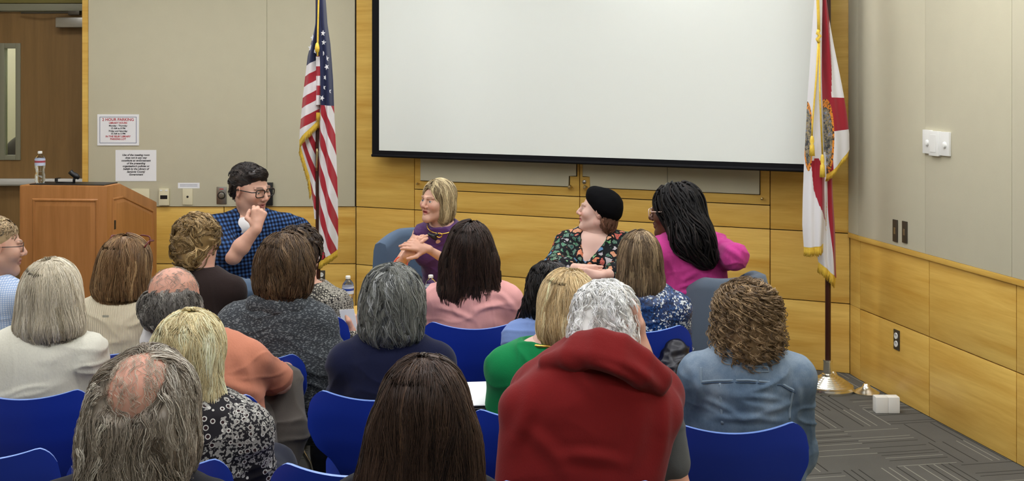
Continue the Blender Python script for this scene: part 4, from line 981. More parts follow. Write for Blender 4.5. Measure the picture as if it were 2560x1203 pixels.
def hair(parent, HF, c, R, hs, loc, col, seed=0, ng=260, nc=9, L=(.08, .2), nseg=14, w=.0012, var=.22, streaks=(), flow=None, root=None, curl=0, cfreq=9, clump=.012, depth=(-.006, .006), shell_h=.006, hem=None, tipcol=None, mat='hair', name='hair', inertia=.5, stick=1.0, noshell=False, wave=.004, shell_iso=-.006, frizz=.0, rootw=None, grav=(0, 0, -1), label=None):
    rs = np.random.RandomState(seed + 11); gain = 1.3 if max(col) > .05 else 1.0; col = np.clip(np.asarray(col, float) * gain, 0, .93); streaks = [(np.clip(s_[0] * gain, 0, .95), s_[1]) for s_ in streaks]; Sv, Sf = HF.mesh(shell_h, iso=shell_iso)
    loc_ = lambda P: (P - c) @ R / hs
    cand = Sv
    if root is not None: cand = Sv[root(loc_(Sv))]
    if rootw is None: rootw = lambda P: 1 + 7 * np.clip((P[:, 2] - .07) / .03, 0, 1)
    if rootw is not None: p = rootw(loc_(cand)); p = p / p.sum(); P0 = cand[rs.choice(len(cand), ng, p=p)]
    else: P0 = cand[rs.randint(0, len(cand), ng)]
    P0 = P0 + rs.normal(0, .002, P0.shape); Ls = rs.uniform(L[0], L[1], ng); dep = rs.uniform(depth[0], depth[1], ng)
    fl = (lambda P, n: np.zeros_like(P)) if flow is None else (lambda P, n: flow(loc_(P)) @ R.T)
    fw = lambda P, n: fl(P, n) + np.stack([noise(P * 14 + 7 * k + seed) for k in range(3)], 1) * .35
    G, Nn = trace(HF, P0, grav, fw, nseg, Ls / nseg, dep, inertia, rs, stick=stick)
    T = np.gradient(G, axis=1); T /= np.linalg.norm(T, axis=2)[..., None] + 1e-9; B = np.cross(T, Nn); B /= np.linalg.norm(B, axis=2)[..., None] + 1e-9
    s = np.linspace(0, 1, nseg)[None, :, None]; ph = rs.uniform(0, 2 * PI, (ng, 1, 1)); Lr = Ls[:, None, None]
    cf = cfreq * rs.uniform(.7, 1.3, (ng, 1, 1)); ca = curl * rs.uniform(.6, 1.4, (ng, 1, 1))
    if curl: G = G + ca * np.minimum(s * 3, 1) * (np.cos(ph + cf * s) * B + .8 * np.sin(ph + cf * s) * Nn)
    G = G + wave * np.sin(ph * 2 + s * 7 * rs.uniform(.6, 1.4, (ng, 1, 1))) * B
    r = rs.uniform(0, 1, (ng, nc, 1, 1)) ** .5 * clump; th_ = rs.uniform(0, 2 * PI, (ng, nc, 1, 1)); tp = (1 - .55 * s[None])
    ch = G[:, None] + r * tp * (np.cos(th_) * B[:, None] + .3 * np.sin(th_) * Nn[:, None]) + frizz * rs.normal(size=(ng, nc, nseg, 3)) + .0025 * np.sin(rs.uniform(0, 6, (ng, nc, 1, 1)) + s[None] * 9) * B[:, None]
    ch = ch.reshape(-1, nseg, 3); Mn = len(ch)
    cc = np.tile(col, (ng, 1))
    for sc_, fr in streaks: m = rs.uniform(size=ng) < fr * .45; cc[m] = sc_
    cc = cc * np.exp(rs.normal(0, var * .7, (ng, 1))); cc = np.repeat(cc, nc, 0)
    for sc_, fr in streaks: m = rs.uniform(size=Mn) < fr * .6; cc[m] = cc[m] * .35 + np.asarray(sc_) * .65
    cc = cc * np.exp(rs.normal(0, var * .7, (Mn, 1)))
    if tipcol is not None: cs = cc[:, None] * (1 - s) + (cc * 0 + np.asarray(tipcol))[:, None] * s
    else: cs = np.repeat(cc[:, None], nseg, 1)
    if hem is not None: keep = None
    rad = w * (1 - (.25 if nc == 1 else .65) * s[..., 0]) * rs.uniform(.7, 1.2, (Mn, 1))
    sv, sf, sc2 = strands(ch, rad, np.clip(cs, 0, 1))
    if noshell: V, Fq, Cc = sv, sf, sc2
    else:
        N_ = vnormals(Sv, Sf); lp_ = loc_(Sv); k = noise(lp_ * np.array([55, 55, 9]) + seed); k2 = noise(lp_ * np.array([14, 14, 5]) + seed + 3)
        Sv2 = Sv + N_ * (k * .0006 + k2 * .003)[:, None] * (1 + 2.0 * (curl > .004)); scol = np.tile(col, (len(Sv), 1)) * np.exp(var * .35 * k)[:, None]
        V, Fq, Cc = joinm([(Sv2, Sf, np.clip(scol, 0, 1)), (sv, sf, sc2)])
    o = npmesh(name, V, Fq, M[mat], parent, attrs={'Col': Cc}, loc=loc)
    if label: o['label'] = label
    return o

def thin(p, col, mask, seed=0, ng=60, nc=3, L=(.03, .08), w=.0006, flow=None, iso=.001, name='thin_hair'):
    f = Field().frame(p.c, p.R, p.hs).el((0, -.018, .034), (.076, .096, .086), .03).frame((0, 0, 0))
    return hair(p.root, f, p.c, p.R, p.hs, p.loc, col, seed=seed, ng=ng, nc=nc, L=L, w=w, nseg=10, root=mask, flow=flow, clump=.005, depth=(iso, .004), noshell=True, name=name, shell_h=.006, shell_iso=0, var=.2, rootw=lambda P: np.ones(len(P)))

# ------------------------------------------------------------ bodies
class P_: pass
def creases(L, Y):
    """raised folds in the cloth along lines given in photo pixels at distance Y: (x0,y0,x1,y1,height,width)"""
    S_ = [(np.array([xat(a, Y), zat(b, Y)]), np.array([xat(c_, Y), zat(d, Y)]), h, w_) for a, b, c_, d, h, w_ in L]
    def post(v, n):
        D = np.zeros(len(v)); q = v[:, [0, 2]]
        for a, b, h, w_ in S_:
            ba = b - a; t_ = (q - a) @ ba / (ba @ ba); tc = np.clip(t_, 0, 1); bow = .12 * np.linalg.norm(ba) * 4 * tc * (1 - tc); off = np.array([-ba[1], ba[0]]) / np.linalg.norm(ba)
            dd = ((q - a - tc[:, None] * ba - (bow[:, None] * off) * .5)); d = np.sqrt((dd ** 2).sum(1)); env = np.sin(np.clip(tc, .02, .98) * PI) ** .6
            D += h * env * (np.exp(-(d / w_) ** 2) - .45 * np.exp(-((d - 1.6 * w_) / w_) ** 2))
        return v + n * (D * (n[:, 1] < .2))[:, None]
    return post
def body(label, group, head, hz, hip, N, ys=0.0, yh=0.0, sw=.165, b=1.0, hyaw=0.0, pitch=0.0, roll=0.0, hs=1.0, skin='light', shirt=None, pants=None, elb=(None, None), wri=(None, None), sleeve='long', fine=.0055, hs_h=.0045, face=0, hands=None, neckhole=.078, nh_off=(0, 0.01, .07), shdrop=.05, fold=.003, shirt_t=.011, shirt_name='shirt', ears=True, bust=0, knees=None, feet=None, headcol=None, jaw=1.0, extra=None, body_hand_h=.004, legs=True, smile=0, hcurl=.5, armr=1.0, foldf=(4, 4, 13), shirt_attr=None, backslump=0, bare=False, openm=0, folds=None):
    """head: world centre of the head; hip: world (x,y), N: world base of the neck"""
    p = P_(); H = np.array([hip[0], hip[1], hz]); N = np.asarray(N, float); c = np.asarray(head, float)
    R = Rz(hyaw) @ Rx(pitch) @ Ry(roll); Rs, Rh = Rz(ys), Rz(yh); loc = np.array([hip[0], hip[1], 0.0])
    S = [N + Rs @ np.array([s * sw, -.005, -shdrop]) for s in (-1, 1)]
    E = [elb[i] if elb[i] is not None else S[i] + Rs @ np.array([s * .035, .07, -.26]) for i, s in ((0, -1), (1, 1))]
    Wr = [wri[i] if wri[i] is not None else H + Rh @ np.array([s * .07, .30, .13]) for i, s in ((0, -1), (1, 1))]
    E = [np.asarray(e, float) for e in E]; Wr = [np.asarray(e, float) for e in Wr]
    K = [H + Rh @ np.array([s * .12, .42, .0]) for s in (-1, 1)] if knees is None else [np.asarray(k, float) for k in knees]
    A = [np.array([k[0], k[1], .09]) + Rh @ np.array([0, .0, 0]) for k in K]
    p.S, p.E, p.Wr, p.K, p.A, p.H, p.N, p.c, p.R, p.hs, p.loc = S, E, Wr, K, A, H, N, c, R, hs, loc
    sk = SK[skin] if isinstance(skin, str) else skin
    def torso():
        f = Field(); mid = lambda t: H + (N - H) * t + Rs @ np.array([0, -backslump * math.sin(t * PI), 0])
        f.el(H + (0, 0, .01), (.178 * b, .135 * b, .125), .04, R=Rh).el(mid(.34), (.150 * b, .120 * b, .17), .06, R=Rh)
        f.el(mid(.66), (.160 * b * sw / .165, .118 * b, .17), .06, R=Rs).el(mid(.86), (sw * .92, .088 * b, .085), .05, R=Rs)
        if bust: 
            for s in (-1, 1): f.sp(mid(.64) + Rs @ np.array([s * .075, .085 * b, 0]), .062 * bust, .05)
        for i in (0, 1):
            f.rc(N + (0, 0, -.015), S[i], .055, .045 * armr, .06); f.sp(S[i], .048 * armr, .03)
        return f
    def arms(f, frac=1.0, which=(0, 1), r=1.0):
        r = r * armr
        for i in which:
            if frac <= .55: e = S[i] + (E[i] - S[i]) * min(1, frac / .5); f.rc(S[i], e, .047 * r, (.047 - .008 * frac / .5) * r, .03)
            else:
                f.rc(S[i], E[i], .047 * r, .039 * r, .03); wv = E[i] + (Wr[i] - E[i]) * (frac - .5) * 2; f.rc(E[i], wv, .039 * r, (.039 - .012 * (frac - .5) * 2) * r, .02)
        return f
    def legf():
        f = Field()
        f.el(H + (0, 0, .0), (.178 * b, .135 * b, .11), .04, R=Rh)
        for i, s in ((0, -1), (1, 1)):
            f.rc(H + Rh @ np.array([s * .085, .02, .0]), K[i], .088 * b ** .5, .060, .04).rc(K[i], A[i] + (0, 0, .05), .060, .044, .03)
        return f
    def feetf():
        f = Field(); df = Rh @ np.array([0, 1, 0])
        for i in (0, 1): f.rc(A[i] + (0, 0, -.035), A[i] + df * .16 + (0, 0, -.055), .038, .03, .02, flat=None)
        return f
    # body: coarse hidden trunk and limbs + finer head, neck, forearms and hands
    fb = torso(); arms(fb); V1, F1 = fb.mesh(.014, iso=-.004); parts = [(V1, F1, np.tile(sk, (len(V1), 1)))]
    if legs: f = legf().add(feetf()); v, q = f.mesh(.014, iso=-.003); parts.append((v, q, np.tile(sk, (len(v), 1))))
    fh = Field(); head_field(fh, c, R, hs, face, jaw, ears=ears, smile=smile, openm=openm); neck_field(fh, c, R, hs, N)
    v, q = fh.mesh(hs_h); hc = headcol or {}
    parts.append((v, q, head_color(v, c, R, hs, sk, **hc)))
    hands = hands or {}
    for i, side in ((0, -1), (1, 1)):
        fa = Field()
        if bare: fa.sp(S[i], .047 * armr, .02).rc(S[i], E[i], .047 * armr, .039 * armr, .02)
        fa.rc(E[i], E[i] + (Wr[i] - E[i]) * .35, .037 * armr, .038 * armr, .02).rc(E[i] + (Wr[i] - E[i]) * .35, Wr[i], .038 * armr, .025 * armr, .02).rc(E[i] + (S[i] - E[i]) * .5, E[i], .042 * armr, .037 * armr, .02)
        if i in hands: hd = hands[i]; hand(fa, Wr[i], hd['d'], hd['n'], hd.get('side', 1), hd.get('curl', (.5,) * 4), hd.get('thumb', .5), hd.get('sc', 1.0), hd.get('spread', .12)); hh = hd.get('h', .0035)
        else:
            d_ = norm(Rh @ np.array([-side * .5, .8, -.25])); n_ = np.array([0, 0, -1.]); hand(fa, Wr[i], d_, n_, 1 if i == 1 else -1, (.35,) * 4, .3); hh = .006
        v, q = fa.mesh(hh); n2 = noise(v * 60)[:, None]; parts.append((v, q, np.tile(sk, (len(v), 1)) * (1 + .05 * n2) * np.array([1.02, .97, .95])))
    V, Fq, Cc = joinm(parts)
    root = npmesh('person', V, Fq, M['skin'], attrs={'Col': np.clip(Cc, 0, 1)}, loc=loc); root.location = loc; tag(root, label, 'person', group); p.root = root
    def cloth(f, name, mat, iso, h=None, fa=None, attrs=None, lbl=None, post=None, ff=None):
        v, q = f.mesh(h or fine, iso=iso); n = vnormals(v, q)
        if fa is None: fa = fold
        ff = ff or foldf
        if fa:
            wq = v + .05 * np.stack([noise(v * 5 + 20 * k_) for k_ in range(3)], 1); r1 = noise(wq * np.array(ff) + 3.1 * len(label)); r2 = noise(wq * np.array(ff)[[2, 1, 0]] * 1.1 + 9.7); am = .5 + np.clip(noise(v * 4 + 31) + .3, 0, 1.2)
            v = v + n * (am * fa * ((1 - np.clip(np.abs(r1) * 3, 0, 1)) ** 2 * 1.3 - .3) + .6 * am * fa * (1 - np.clip(np.abs(r2) * 3.5, 0, 1)) ** 2)[:, None]
        if post is not None: v = post(v, n)
        at = attrs(v) if attrs else None
        o = npmesh(name, v, q, mat, root, attrs=at, loc=loc)
        if lbl: o['label'] = lbl
        return o
    p.cloth = cloth; p.torso = torso; p.arms = arms; p.legf = legf; p.parts = {}
    if shirt is not None:
        f = torso(); arms(f, {'long': .96, 'short': .34, 'elbow': .55, 'roll': .60, 'none': 0}.get(sleeve, .96)) if sleeve != 'none' else None
        if extra: extra(f, p)
        if neckhole: f.frame((0, 0, 0)); f.el(N + Rs @ np.array(nh_off), (neckhole + shirt_t, neckhole + shirt_t, .075), .004, 's')
        p.shirt = cloth(f, shirt_name, M[shirt], shirt_t, attrs=shirt_attr, post=folds); p.shirt_field = f
    if legs: 
        cloth(legf(), 'trousers', M[pants or 'navy_trouser'], .012, h=.011, fa=.005)
        cloth(feetf(), 'shoes', M['shoe'], .006, h=.009, fa=0)
    return p
def glasses(p, col='frame_black', wl=.027, hl=.019, z=.004, y=.104, yaw=0, rimr=.0017, up=0.0):
    g = MB(); c, R, hs = p.c, p.R, p.hs
    T = lambda q: c + R @ (np.array(q) * hs)
    for s in (-1, 1):
        pts = [T((s * .033 + wl * math.copysign(abs(math.cos(a)) ** .55, math.cos(a)), y - .25 * abs(math.copysign(abs(math.cos(a)) ** .7, math.cos(a)) * wl * s + s * .033) ** 1 * .35, z + up + hl * math.copysign(abs(math.sin(a)) ** .55, math.sin(a)))) for a in np.linspace(0, 2 * PI, 28, endpoint=False)]
        g.tube(pts, rimr * hs, 6, closed=True)
        g.tube([T((s * .059, y - .008, z + up + .008)), T((s * .073, y - .02, z + up + .007)), T((s * .082, .03, z + up + .006)), T((s * .084, -.01, z + up + .004)), T((s * .082, -.03, z + up - .02))], rimr * hs, 6)
    g.tube([T((-.007, y, z + up + .006)), T((.007, y, z + up + .006))], rimr * hs, 6)
    return g.build('glasses', M[col], p.root, smooth='all', loc=p.loc)
M['frame_black'] = plain('glasses_black', lin(24, 20, 20), .25)
M['frame_red'] = plain('glasses_red', lin(96, 26, 28), .3)
M['frame_clear'] = plain('glasses_pale', lin(220, 190, 170), .25)
M['shoe'] = plain('shoe_leather', lin(30, 28, 28), .5)
def seam(p, f, pts, mat, r=.003, name='seam', iso=.014, sub=8, flat=True):
    """thin stitched tube pressed onto the garment's surface; pts are world points near it"""
    P = np.array(pts, float); s = np.linspace(0, len(P) - 1, (len(P) - 1) * sub + 1); Q = np.stack([np.interp(s, range(len(P)), P[:, k]) for k in range(3)], 1)
    for _ in range(4): g = f.grad(Q); Q = Q - g * (f.ev(Q) - iso)[:, None] * .9
    m = MB(); m.tube(Q, r, 6, flat=tuple(f.grad(Q[:1])[0]) if flat else None); return m.build(name, mat, p.root, smooth='all', loc=p.loc)
# ------------------------------------------------------------ garments
M['navy_trouser'] = fabric('navy_trousers', lin(30, 34, 48)); M['black_trouser'] = fabric('black_trousers', lin(24, 24, 28))
M['grey_trouser'] = fabric('grey_trousers', lin(88, 82, 76)); M['jeans'] = fabric('jeans', lin(74, 92, 112), scale=500, var=.25)
def knit(name, c, var=.2, scale=160, rib=0, bump=.6, fleck=None):
    t = NT(name); n = t.noise(scale, 3, t.mapn((1, 1, .6))); n2 = t.noise(12, 3)
    col = t.mix(t.math('ADD', t.math('MULTIPLY', n, .6), t.math('MULTIPLY', n2, .4)), tuple(v * (1 - var) for v in c[:3]) + (1,), tuple(min(1, v * (1 + var)) for v in c[:3]) + (1,))
    if fleck: col = t.mix(t.math('GREATER_THAN', t.noise(110, 2, t.mapn((1, 1, 2.2))), .57), col, fleck)
    t.col(col).set(.92, spec=.12); t.b.inputs['Sheen Weight'].default_value = .1
    if rib:
        s = t.n('ShaderNodeSeparateXYZ'); t.l(t.obj(), s.inputs[0]); h = t.math('ADD', t.math('SINE', t.math('MULTIPLY', s.outputs[0], rib)), t.math('MULTIPLY', n, .8)); t.bump(h, bump, .004)
    else: t.bump(n, bump, .002)
    return t.m
M['heather'] = knit('heather_grey_knit', lin(214, 212, 196), .10); M['cream_knit'] = knit('cream_rib_knit', lin(222, 212, 184), .08, rib=700)
M['navy_knit'] = knit('navy_knit', lin(22, 26, 52), .15, bump=.3); M['charcoal'] = knit('charcoal_tweed', lin(58, 62, 66), .3, 150, fleck=lin(112, 116, 118))
M['brown_knit'] = knit('dark_brown_knit', lin(46, 36, 34), .15); M['orange'] = knit('terracotta_knit', lin(188, 122, 96), .12, bump=.3)
M['green'] = knit('green_knit', lin(16, 122, 68), .08, 300, bump=.3); M['redfleece'] = knit('red_fleece', lin(112, 24, 24), .12, 260, bump=.3)
M['pink'] = knit('pink_jersey', lin(224, 164, 160), .06, 300, bump=.2); M['magenta'] = knit('magenta_knit', lin(184, 60, 132), .14, 120, bump=.6)
M['lightblue'] = knit('light_blue_jersey', lin(120, 144, 196), .06, 300, bump=.2); M['white_shirt'] = knit('white_cotton', lin(218, 216, 214), .05, 400, bump=.15)
M['black_shirt'] = knit('black_cotton', lin(26, 26, 32), .2, 300, bump=.2); M['polo'] = knit('grey_polo', lin(82, 84, 84), .1, 400, bump=.2)
def m_purple():
    t = NT('purple_satin'); n = t.noise(5, 3); t.col(t.mix(n, lin(58, 26, 76), lin(84, 40, 104))).set(.55, spec=.3); t.b.inputs['Sheen Weight'].default_value = .2; t.bump(t.noise(14, 3, t.mapn((1, 1, 3))), .5, .01); return t.m
M['purple'] = m_purple()
def m_denim():
    t = NT('denim'); n = t.noise(6, 4, rough=.6); f = t.noise(420, 2, t.mapn((1, 1, .25))); c = t.ramp(n, [(.3, lin(72, 92, 114)), (.5, lin(104, 124, 144)), (.7, lin(146, 162, 176))])
    c = t.mix(t.math('MULTIPLY', f, .45), c, lin(52, 70, 96)); t.col(c).set(.85, spec=.15); t.bump(f, .4, .0015); return t.m
M['denim'] = m_denim(); M['stitch'] = fabric('denim_seam', lin(122, 140, 156)); M['denim_dark'] = fabric('denim_fold', lin(60, 80, 104))
def m_plaid():
    t = NT('blue_black_gingham'); a = t.attr('pu').outputs['Fac']; b = t.attr('pv').outputs['Fac']
    A = t.math('LESS_THAN', t.math('FRACT', t.math('MULTIPLY', a, 50.0)), .5); B = t.math('LESS_THAN', t.math('FRACT', t.math('MULTIPLY', b, 50.0)), .5)
    s = t.math('MULTIPLY', t.math('ADD', A, B), .5); n = t.noise(200, 2)
    c = t.ramp(s, [(0, lin(62, 96, 144)), (.34, lin(30, 48, 82)), (.75, lin(12, 14, 24))], 'CONSTANT'); t.col(c).set(.85, spec=.15); t.bump(n, .2, .001); return t.m
M['plaid'] = m_plaid()
def m_shirtcheck():
    t = NT('fine_blue_check'); s = t.n('ShaderNodeSeparateXYZ'); t.l(t.obj(), s.inputs[0])
    g = t.math('MAXIMUM', t.math('SINE', t.math('MULTIPLY', s.outputs[0], 700.0)), t.math('SINE', t.math('MULTIPLY', s.outputs[2], 700.0))); t.col(t.mix(t.math('GREATER_THAN', g, .6), lin(206, 216, 232), lin(150, 176, 214))).set(.8, spec=.2); return t.m
M['finecheck'] = m_shirtcheck()
def m_floral():
    t = NT('floral_print'); d = t.noise(9, 2)
    vo = t.n('ShaderNodeTexVoronoi'); vo.inputs['Scale'].default_value = 26; mp = t.n('ShaderNodeVectorMath', operation='ADD'); nz = t.n('ShaderNodeTexNoise'); nz.inputs['Scale'].default_value = 22; t.l(t.obj(), nz.inputs['Vector'])
    sc = t.n('ShaderNodeVectorMath', operation='SCALE'); t.l(nz.outputs['Color'], sc.inputs[0]); sc.inputs['Scale'].default_value = .05; t.l(t.obj(), mp.inputs[0]); t.l(sc.outputs[0], mp.inputs[1]); t.l(mp.outputs[0], vo.inputs['Vector'])
    s = t.n('ShaderNodeSeparateColor'); t.l(vo.outputs['Color'], s.inputs[0])
    pal = [lin(30, 96, 72), lin(44, 112, 88), lin(60, 120, 170), lin(186, 70, 64), lin(206, 140, 106), lin(38, 84, 78), lin(100, 164, 110), lin(176, 170, 180), lin(50, 100, 88), lin(214, 120, 84), lin(76, 138, 176), lin(40, 90, 70)]
    c = t.ramp(s.outputs[0], [(i / len(pal), p) for i, p in enumerate(pal)], 'CONSTANT')
    rings = t.math('GREATER_THAN', t.math('FRACT', t.math('MULTIPLY', vo.outputs['Distance'], 5.0)), .55); c = t.mix(t.math('MULTIPLY', rings, .28), c, lin(200, 200, 170))
    v2 = t.n('ShaderNodeTexVoronoi', feature='DISTANCE_TO_EDGE'); v2.inputs['Scale'].default_value = 26; t.l(mp.outputs[0], v2.inputs['Vector'])
    c = t.mix(t.math('LESS_THAN', v2.outputs['Distance'], .13), c, lin(14, 16, 20)); t.col(c).set(.7, spec=.2); return t.m
M['floral'] = m_floral()
def m_dots():
    t = NT('black_white_floral_print'); v = t.vor(46, rnd=.9); big = t.noise(7, 2)
    ring = t.math('LESS_THAN', v, .36); core = t.math('LESS_THAN', v, .25); c = t.mix(ring, lin(30, 28, 32), lin(196, 194, 188)); c = t.mix(core, c, lin(44, 26, 28))
    v2 = t.noise(120, 2); c = t.mix(t.math('MULTIPLY', t.math('GREATER_THAN', big, .46), t.math('GREATER_THAN', v2, .52)), c, lin(150, 148, 142)); t.col(c).set(.75, spec=.2); return t.m
M['dots'] = m_dots()
def m_snake():
    t = NT('snakeskin_print'); e = t.vor(85, 'DISTANCE_TO_EDGE', rnd=.5, vec=t.mapn((1, 1, 1.3))); n = t.noise(9, 3, dist=.8); cell = t.ramp(n, [(.36, lin(34, 32, 32)), (.47, lin(96, 92, 84)), (.56, lin(186, 180, 164)), (.7, lin(60, 56, 50))])
    c = t.mix(t.math('LESS_THAN', e, .12), cell, t.mix(t.math('GREATER_THAN', n, .52), lin(150, 146, 134), lin(40, 38, 36))); t.col(c).set(.7, spec=.25); return t.m
M['snake'] = m_snake()
def m_seq():
    t = NT('sequin_navy'); vo = t.n('ShaderNodeTexVoronoi'); vo.inputs['Scale'].default_value = 150; vo.distance = 'CHEBYCHEV'; t.l(t.mapn((1, 1, 1), (.3, .5, .6)), vo.inputs['Vector'])
    s = t.n('ShaderNodeSeparateColor'); t.l(vo.outputs['Color'], s.inputs[0]); patch = t.noise(16, 2)
    m = t.math('GREATER_THAN', t.math('ADD', t.math('MULTIPLY', s.outputs[0], .55), t.math('MULTIPLY', patch, .8)), .86)
    b = t.ramp(s.outputs[1], [(0, lin(24, 52, 100)), (.4, lin(34, 78, 136)), (.7, lin(16, 34, 70))], 'CONSTANT'); t.col(t.mix(m, b, lin(215, 222, 226))).set(.35, spec=.6); return t.m
M['sequin'] = m_seq()
M['puffer'] = plain('black_nylon', lin(24, 24, 34), .35)

# ------------------------------------------------------------ hair volumes, in the head's own frame
CROWN = np.array([0, -.05, .125])
def radial(k=.7, crown=CROWN, back=0.0, side=0.0):
    def f(P):
        v = P - crown; r = np.linalg.norm(v, axis=1)[:, None]; o = v / (r + 1e-6) * k * np.clip(1.2 - r / .16, 0.1, 1)
        if back: o = o + np.array([0, -back, 0])
        if side: o = o + np.array([side, 0, 0])
        return o
    return f
def vol(c, R, hs, prims, face=True, wprims=()):
    f = Field().frame(c, R, hs)
    for q in prims:
        if q[0] == 'e': f.el(q[1], q[2], q[3] if len(q) > 3 else .03)
        else: f.rc(q[1], q[2], q[3], q[4], q[5] if len(q) > 5 else .03, flat=q[6] if len(q) > 6 else None)
    f.frame((0, 0, 0))
    for a, b, ra, rb, fl in wprims: f.rc(a, b, ra, rb, .05, flat=fl)
    f.frame(c, R, hs)
    if face: f.el((0, .125, -.035), (.078, .075, .125), .012, 's')
    f.frame((0, 0, 0)); return f
CAP = ('e', (0, -.02, .037), (.086, .106, .094))
def bobp(w=.092, d=.092, z=-.03, h=.115, low=None):
    p = [CAP, ('e', (0, -.03, z), (w, d, h), .04)]
    if low: p.append(('e', (0, -.035, low[0]), (low[1], low[2], low[3]), .04))
    return p

G_AUD = 'seated audience members'
def aud(label, hx, htop, d, hipx, chY, shirt, hs=1.0, sw=.165, b=1.0, hyaw=0, pitch=-6, roll=0, shx=None, sz=.30, hl=.015, **kw):
    """hx,htop: photo position of the crown at distance d; hipx: photo x of the seat; chY: chair back distance"""
    d = max(d, chY + .17)
    yaw, pi_, ro = hyaw * D2R, pitch * D2R, roll * D2R
    top = W(hx, htop, d); c = top + np.array([0, 0, -(.118 * hs + hl)])
    nx = c[0] if shx is None else xat(shx, d); N = np.array([nx * .75 + c[0] * .25, c[1] - .025, top[2] - sz + .045])
    hy = chY + .20
    p = body(label, G_AUD, c, .555, (xat(hipx, hy), hy), N, sw=sw, b=b, hyaw=yaw, pitch=pi_, roll=ro, hs=hs, shirt=shirt, **kw)
    return p
def hr(p, HF, col, **kw):
    return hair(p.root, HF, p.c, p.R, p.hs, p.loc, col, **kw)
HN = dict(ng=580, nc=14, w=.0009, nseg=16)      # near heads
HM = dict(ng=420, nc=12, w=.0012, nseg=14)
HFAR = dict(ng=300, nc=11, w=.0016, nseg=12, shell_h=.007)

# 1 balding man with long grey hair, lower left
p = aud('balding man with long wispy grey hair and a black shirt, at the bottom left', 365, 880, 2.42, 345, 2.25, 'black_shirt', sw=0.165, b=1.1, hs=1.02, pitch=-12, skin='ruddy', shx=340, sz=.335, hl=.004,
        headcol=dict(scalp=SK['ruddy'] * (1.03, .93, .90), bald=lambda P: (P[:, 2] > .03) * 1.0))
bald1 = lambda P: ~(((P[:, 0] / .060) ** 2 + ((P[:, 2] - .048) / .054) ** 2 < 1) & (P[:, 1] < .0))
f = Field().frame(p.c, p.R, p.hs)
for s in (-1, 1): f.el((s * .066, -.02, -.01), (.042, .085, .10), .02); f.el((s * .074, -.035, -.085), (.042, .07, .075), .03)
f.el((0, -.082, -.045), (.085, .045, .09), .03).el((0, -.07, -.135), (.088, .05, .055), .03).el((0, .002, .040), (.082, .09, .088), .02)
f.el((0, -.105, .052), (.058, .066, .057), .035, 's').el((0, .125, -.035), (.078, .075, .125), .012, 's').frame((0, 0, 0))
hr(p, f, L3(132, 122, 108), seed=1, ng=640, nc=14, w=.0008, nseg=18, L=(.08, .24), streaks=((L3(190, 184, 170), .3), (L3(92, 80, 66), .28)), flow=radial(.9, crown=np.array([0, -.06, .10])), root=bald1, clump=.015, depth=(-.004, .009), frizz=.0009, wave=.007, var=.22, shell_iso=-.006)

thin(p, L3(176, 166, 150), lambda P: (P[:, 1] < .03) & (P[:, 2] > .02), seed=51, ng=330, nc=3, L=(.02, .06), w=.0005, flow=radial(1.0, crown=np.array([0, .0, .14])))

# 2 long dark brown hair, bottom centre
p = aud('woman with very long dark brown hair seen from behind, at the bottom centre', 1062, 885, 2.5, 1030, 2.3, 'black_shirt', sw=0.135, hs=.98, pitch=-6, shx=1040, sz=.33, hl=.016)
cw_ = p.c; f = vol(p.c, p.R, p.hs, [CAP, ('e', (0, -.03, -.02), (.098, .1, .12), .05)], wprims=[(cw_ + (-.03, -.06, -.07), cw_ + (-.085, -.10, -.34), .095, .115, ((0, 1, 0), .55)), (cw_ + (.03, -.06, -.07), cw_ + (.045, -.10, -.34), .095, .11, ((0, 1, 0), .55))])
hr(p, f, L3(64, 48, 39), seed=2, ng=800, nc=14, w=.0009, nseg=22, L=(.2, .46), streaks=((L3(88, 66, 50), .13), (L3(34, 25, 22), .3)), flow=radial(.8), clump=.012, depth=(-.004, .005), wave=.006, var=.2, frizz=.0003)

# 3 white haired man with red sweater over the shoulders
p = aud('white haired man with a red sweater draped over his shoulders and grey polo', 1515, 710, 3.12, 1485, 2.86, 'polo', sw=0.165, b=1.15, hs=1.0, hyaw=-14, pitch=-24, shx=1480, sz=.235, hl=.012, shdrop=.11, sleeve='short', skin='ruddy', armr=1.1,
        elb=(None, W(1690, 1235, 3.05)))
f = Field().frame(p.c, p.R, p.hs).el((0, -.022, .034), (.088, .108, .094), .03).el((0, -.058, -.04), (.080, .062, .07), .03).el((.05, -.03, -.03), (.035, .06, .06), .03).el((-.05, -.03, -.03), (.035, .06, .06), .03)
f.el((0, .125, -.035), (.085, .085, .115), .012, 's').frame((0, 0, 0))
hr(p, f, L3(226, 224, 216), seed=3, shell_iso=-.002, ng=700, nc=8, w=.0010, nseg=16, L=(.05, .10), streaks=((L3(244, 242, 238), .4), (L3(196, 192, 184), .2)), flow=radial(1.1), curl=.006, cfreq=7, clump=.008, depth=(-.002, .010), wave=.006, var=.12)
def red_post(v, n):
    return v
f = p.torso(); f.p = [q for q in f.p]
Yb = 2.95
f.rc(W(1430, 930, Yb + .05), W(1312, 1020, Yb + .03), .045, .044, .05).rc(W(1312, 1020, Yb + .03), W(1296, 1260, Yb - .02), .044, .046, .03)
f.rc(W(1560, 930, Yb + .05), W(1642, 1035, Yb + .05), .045, .042, .05).rc(W(1642, 1035, Yb + .04), W(1575, 1260, Yb - .02), .042, .042, .03)
f.rc(W(1465, 1040, Yb - .0), W(1460, 1260, Yb - .05), .10, .10, .05, flat=((0, 1, 0), .6)).rc(W(1380, 1060, Yb - .0), W(1370, 1260, Yb - .03), .08, .08, .05, flat=((0, 1, 0), .6)).rc(W(1560, 1060, Yb), W(1530, 1260, Yb - .03), .08, .08, .05, flat=((0, 1, 0), .6))
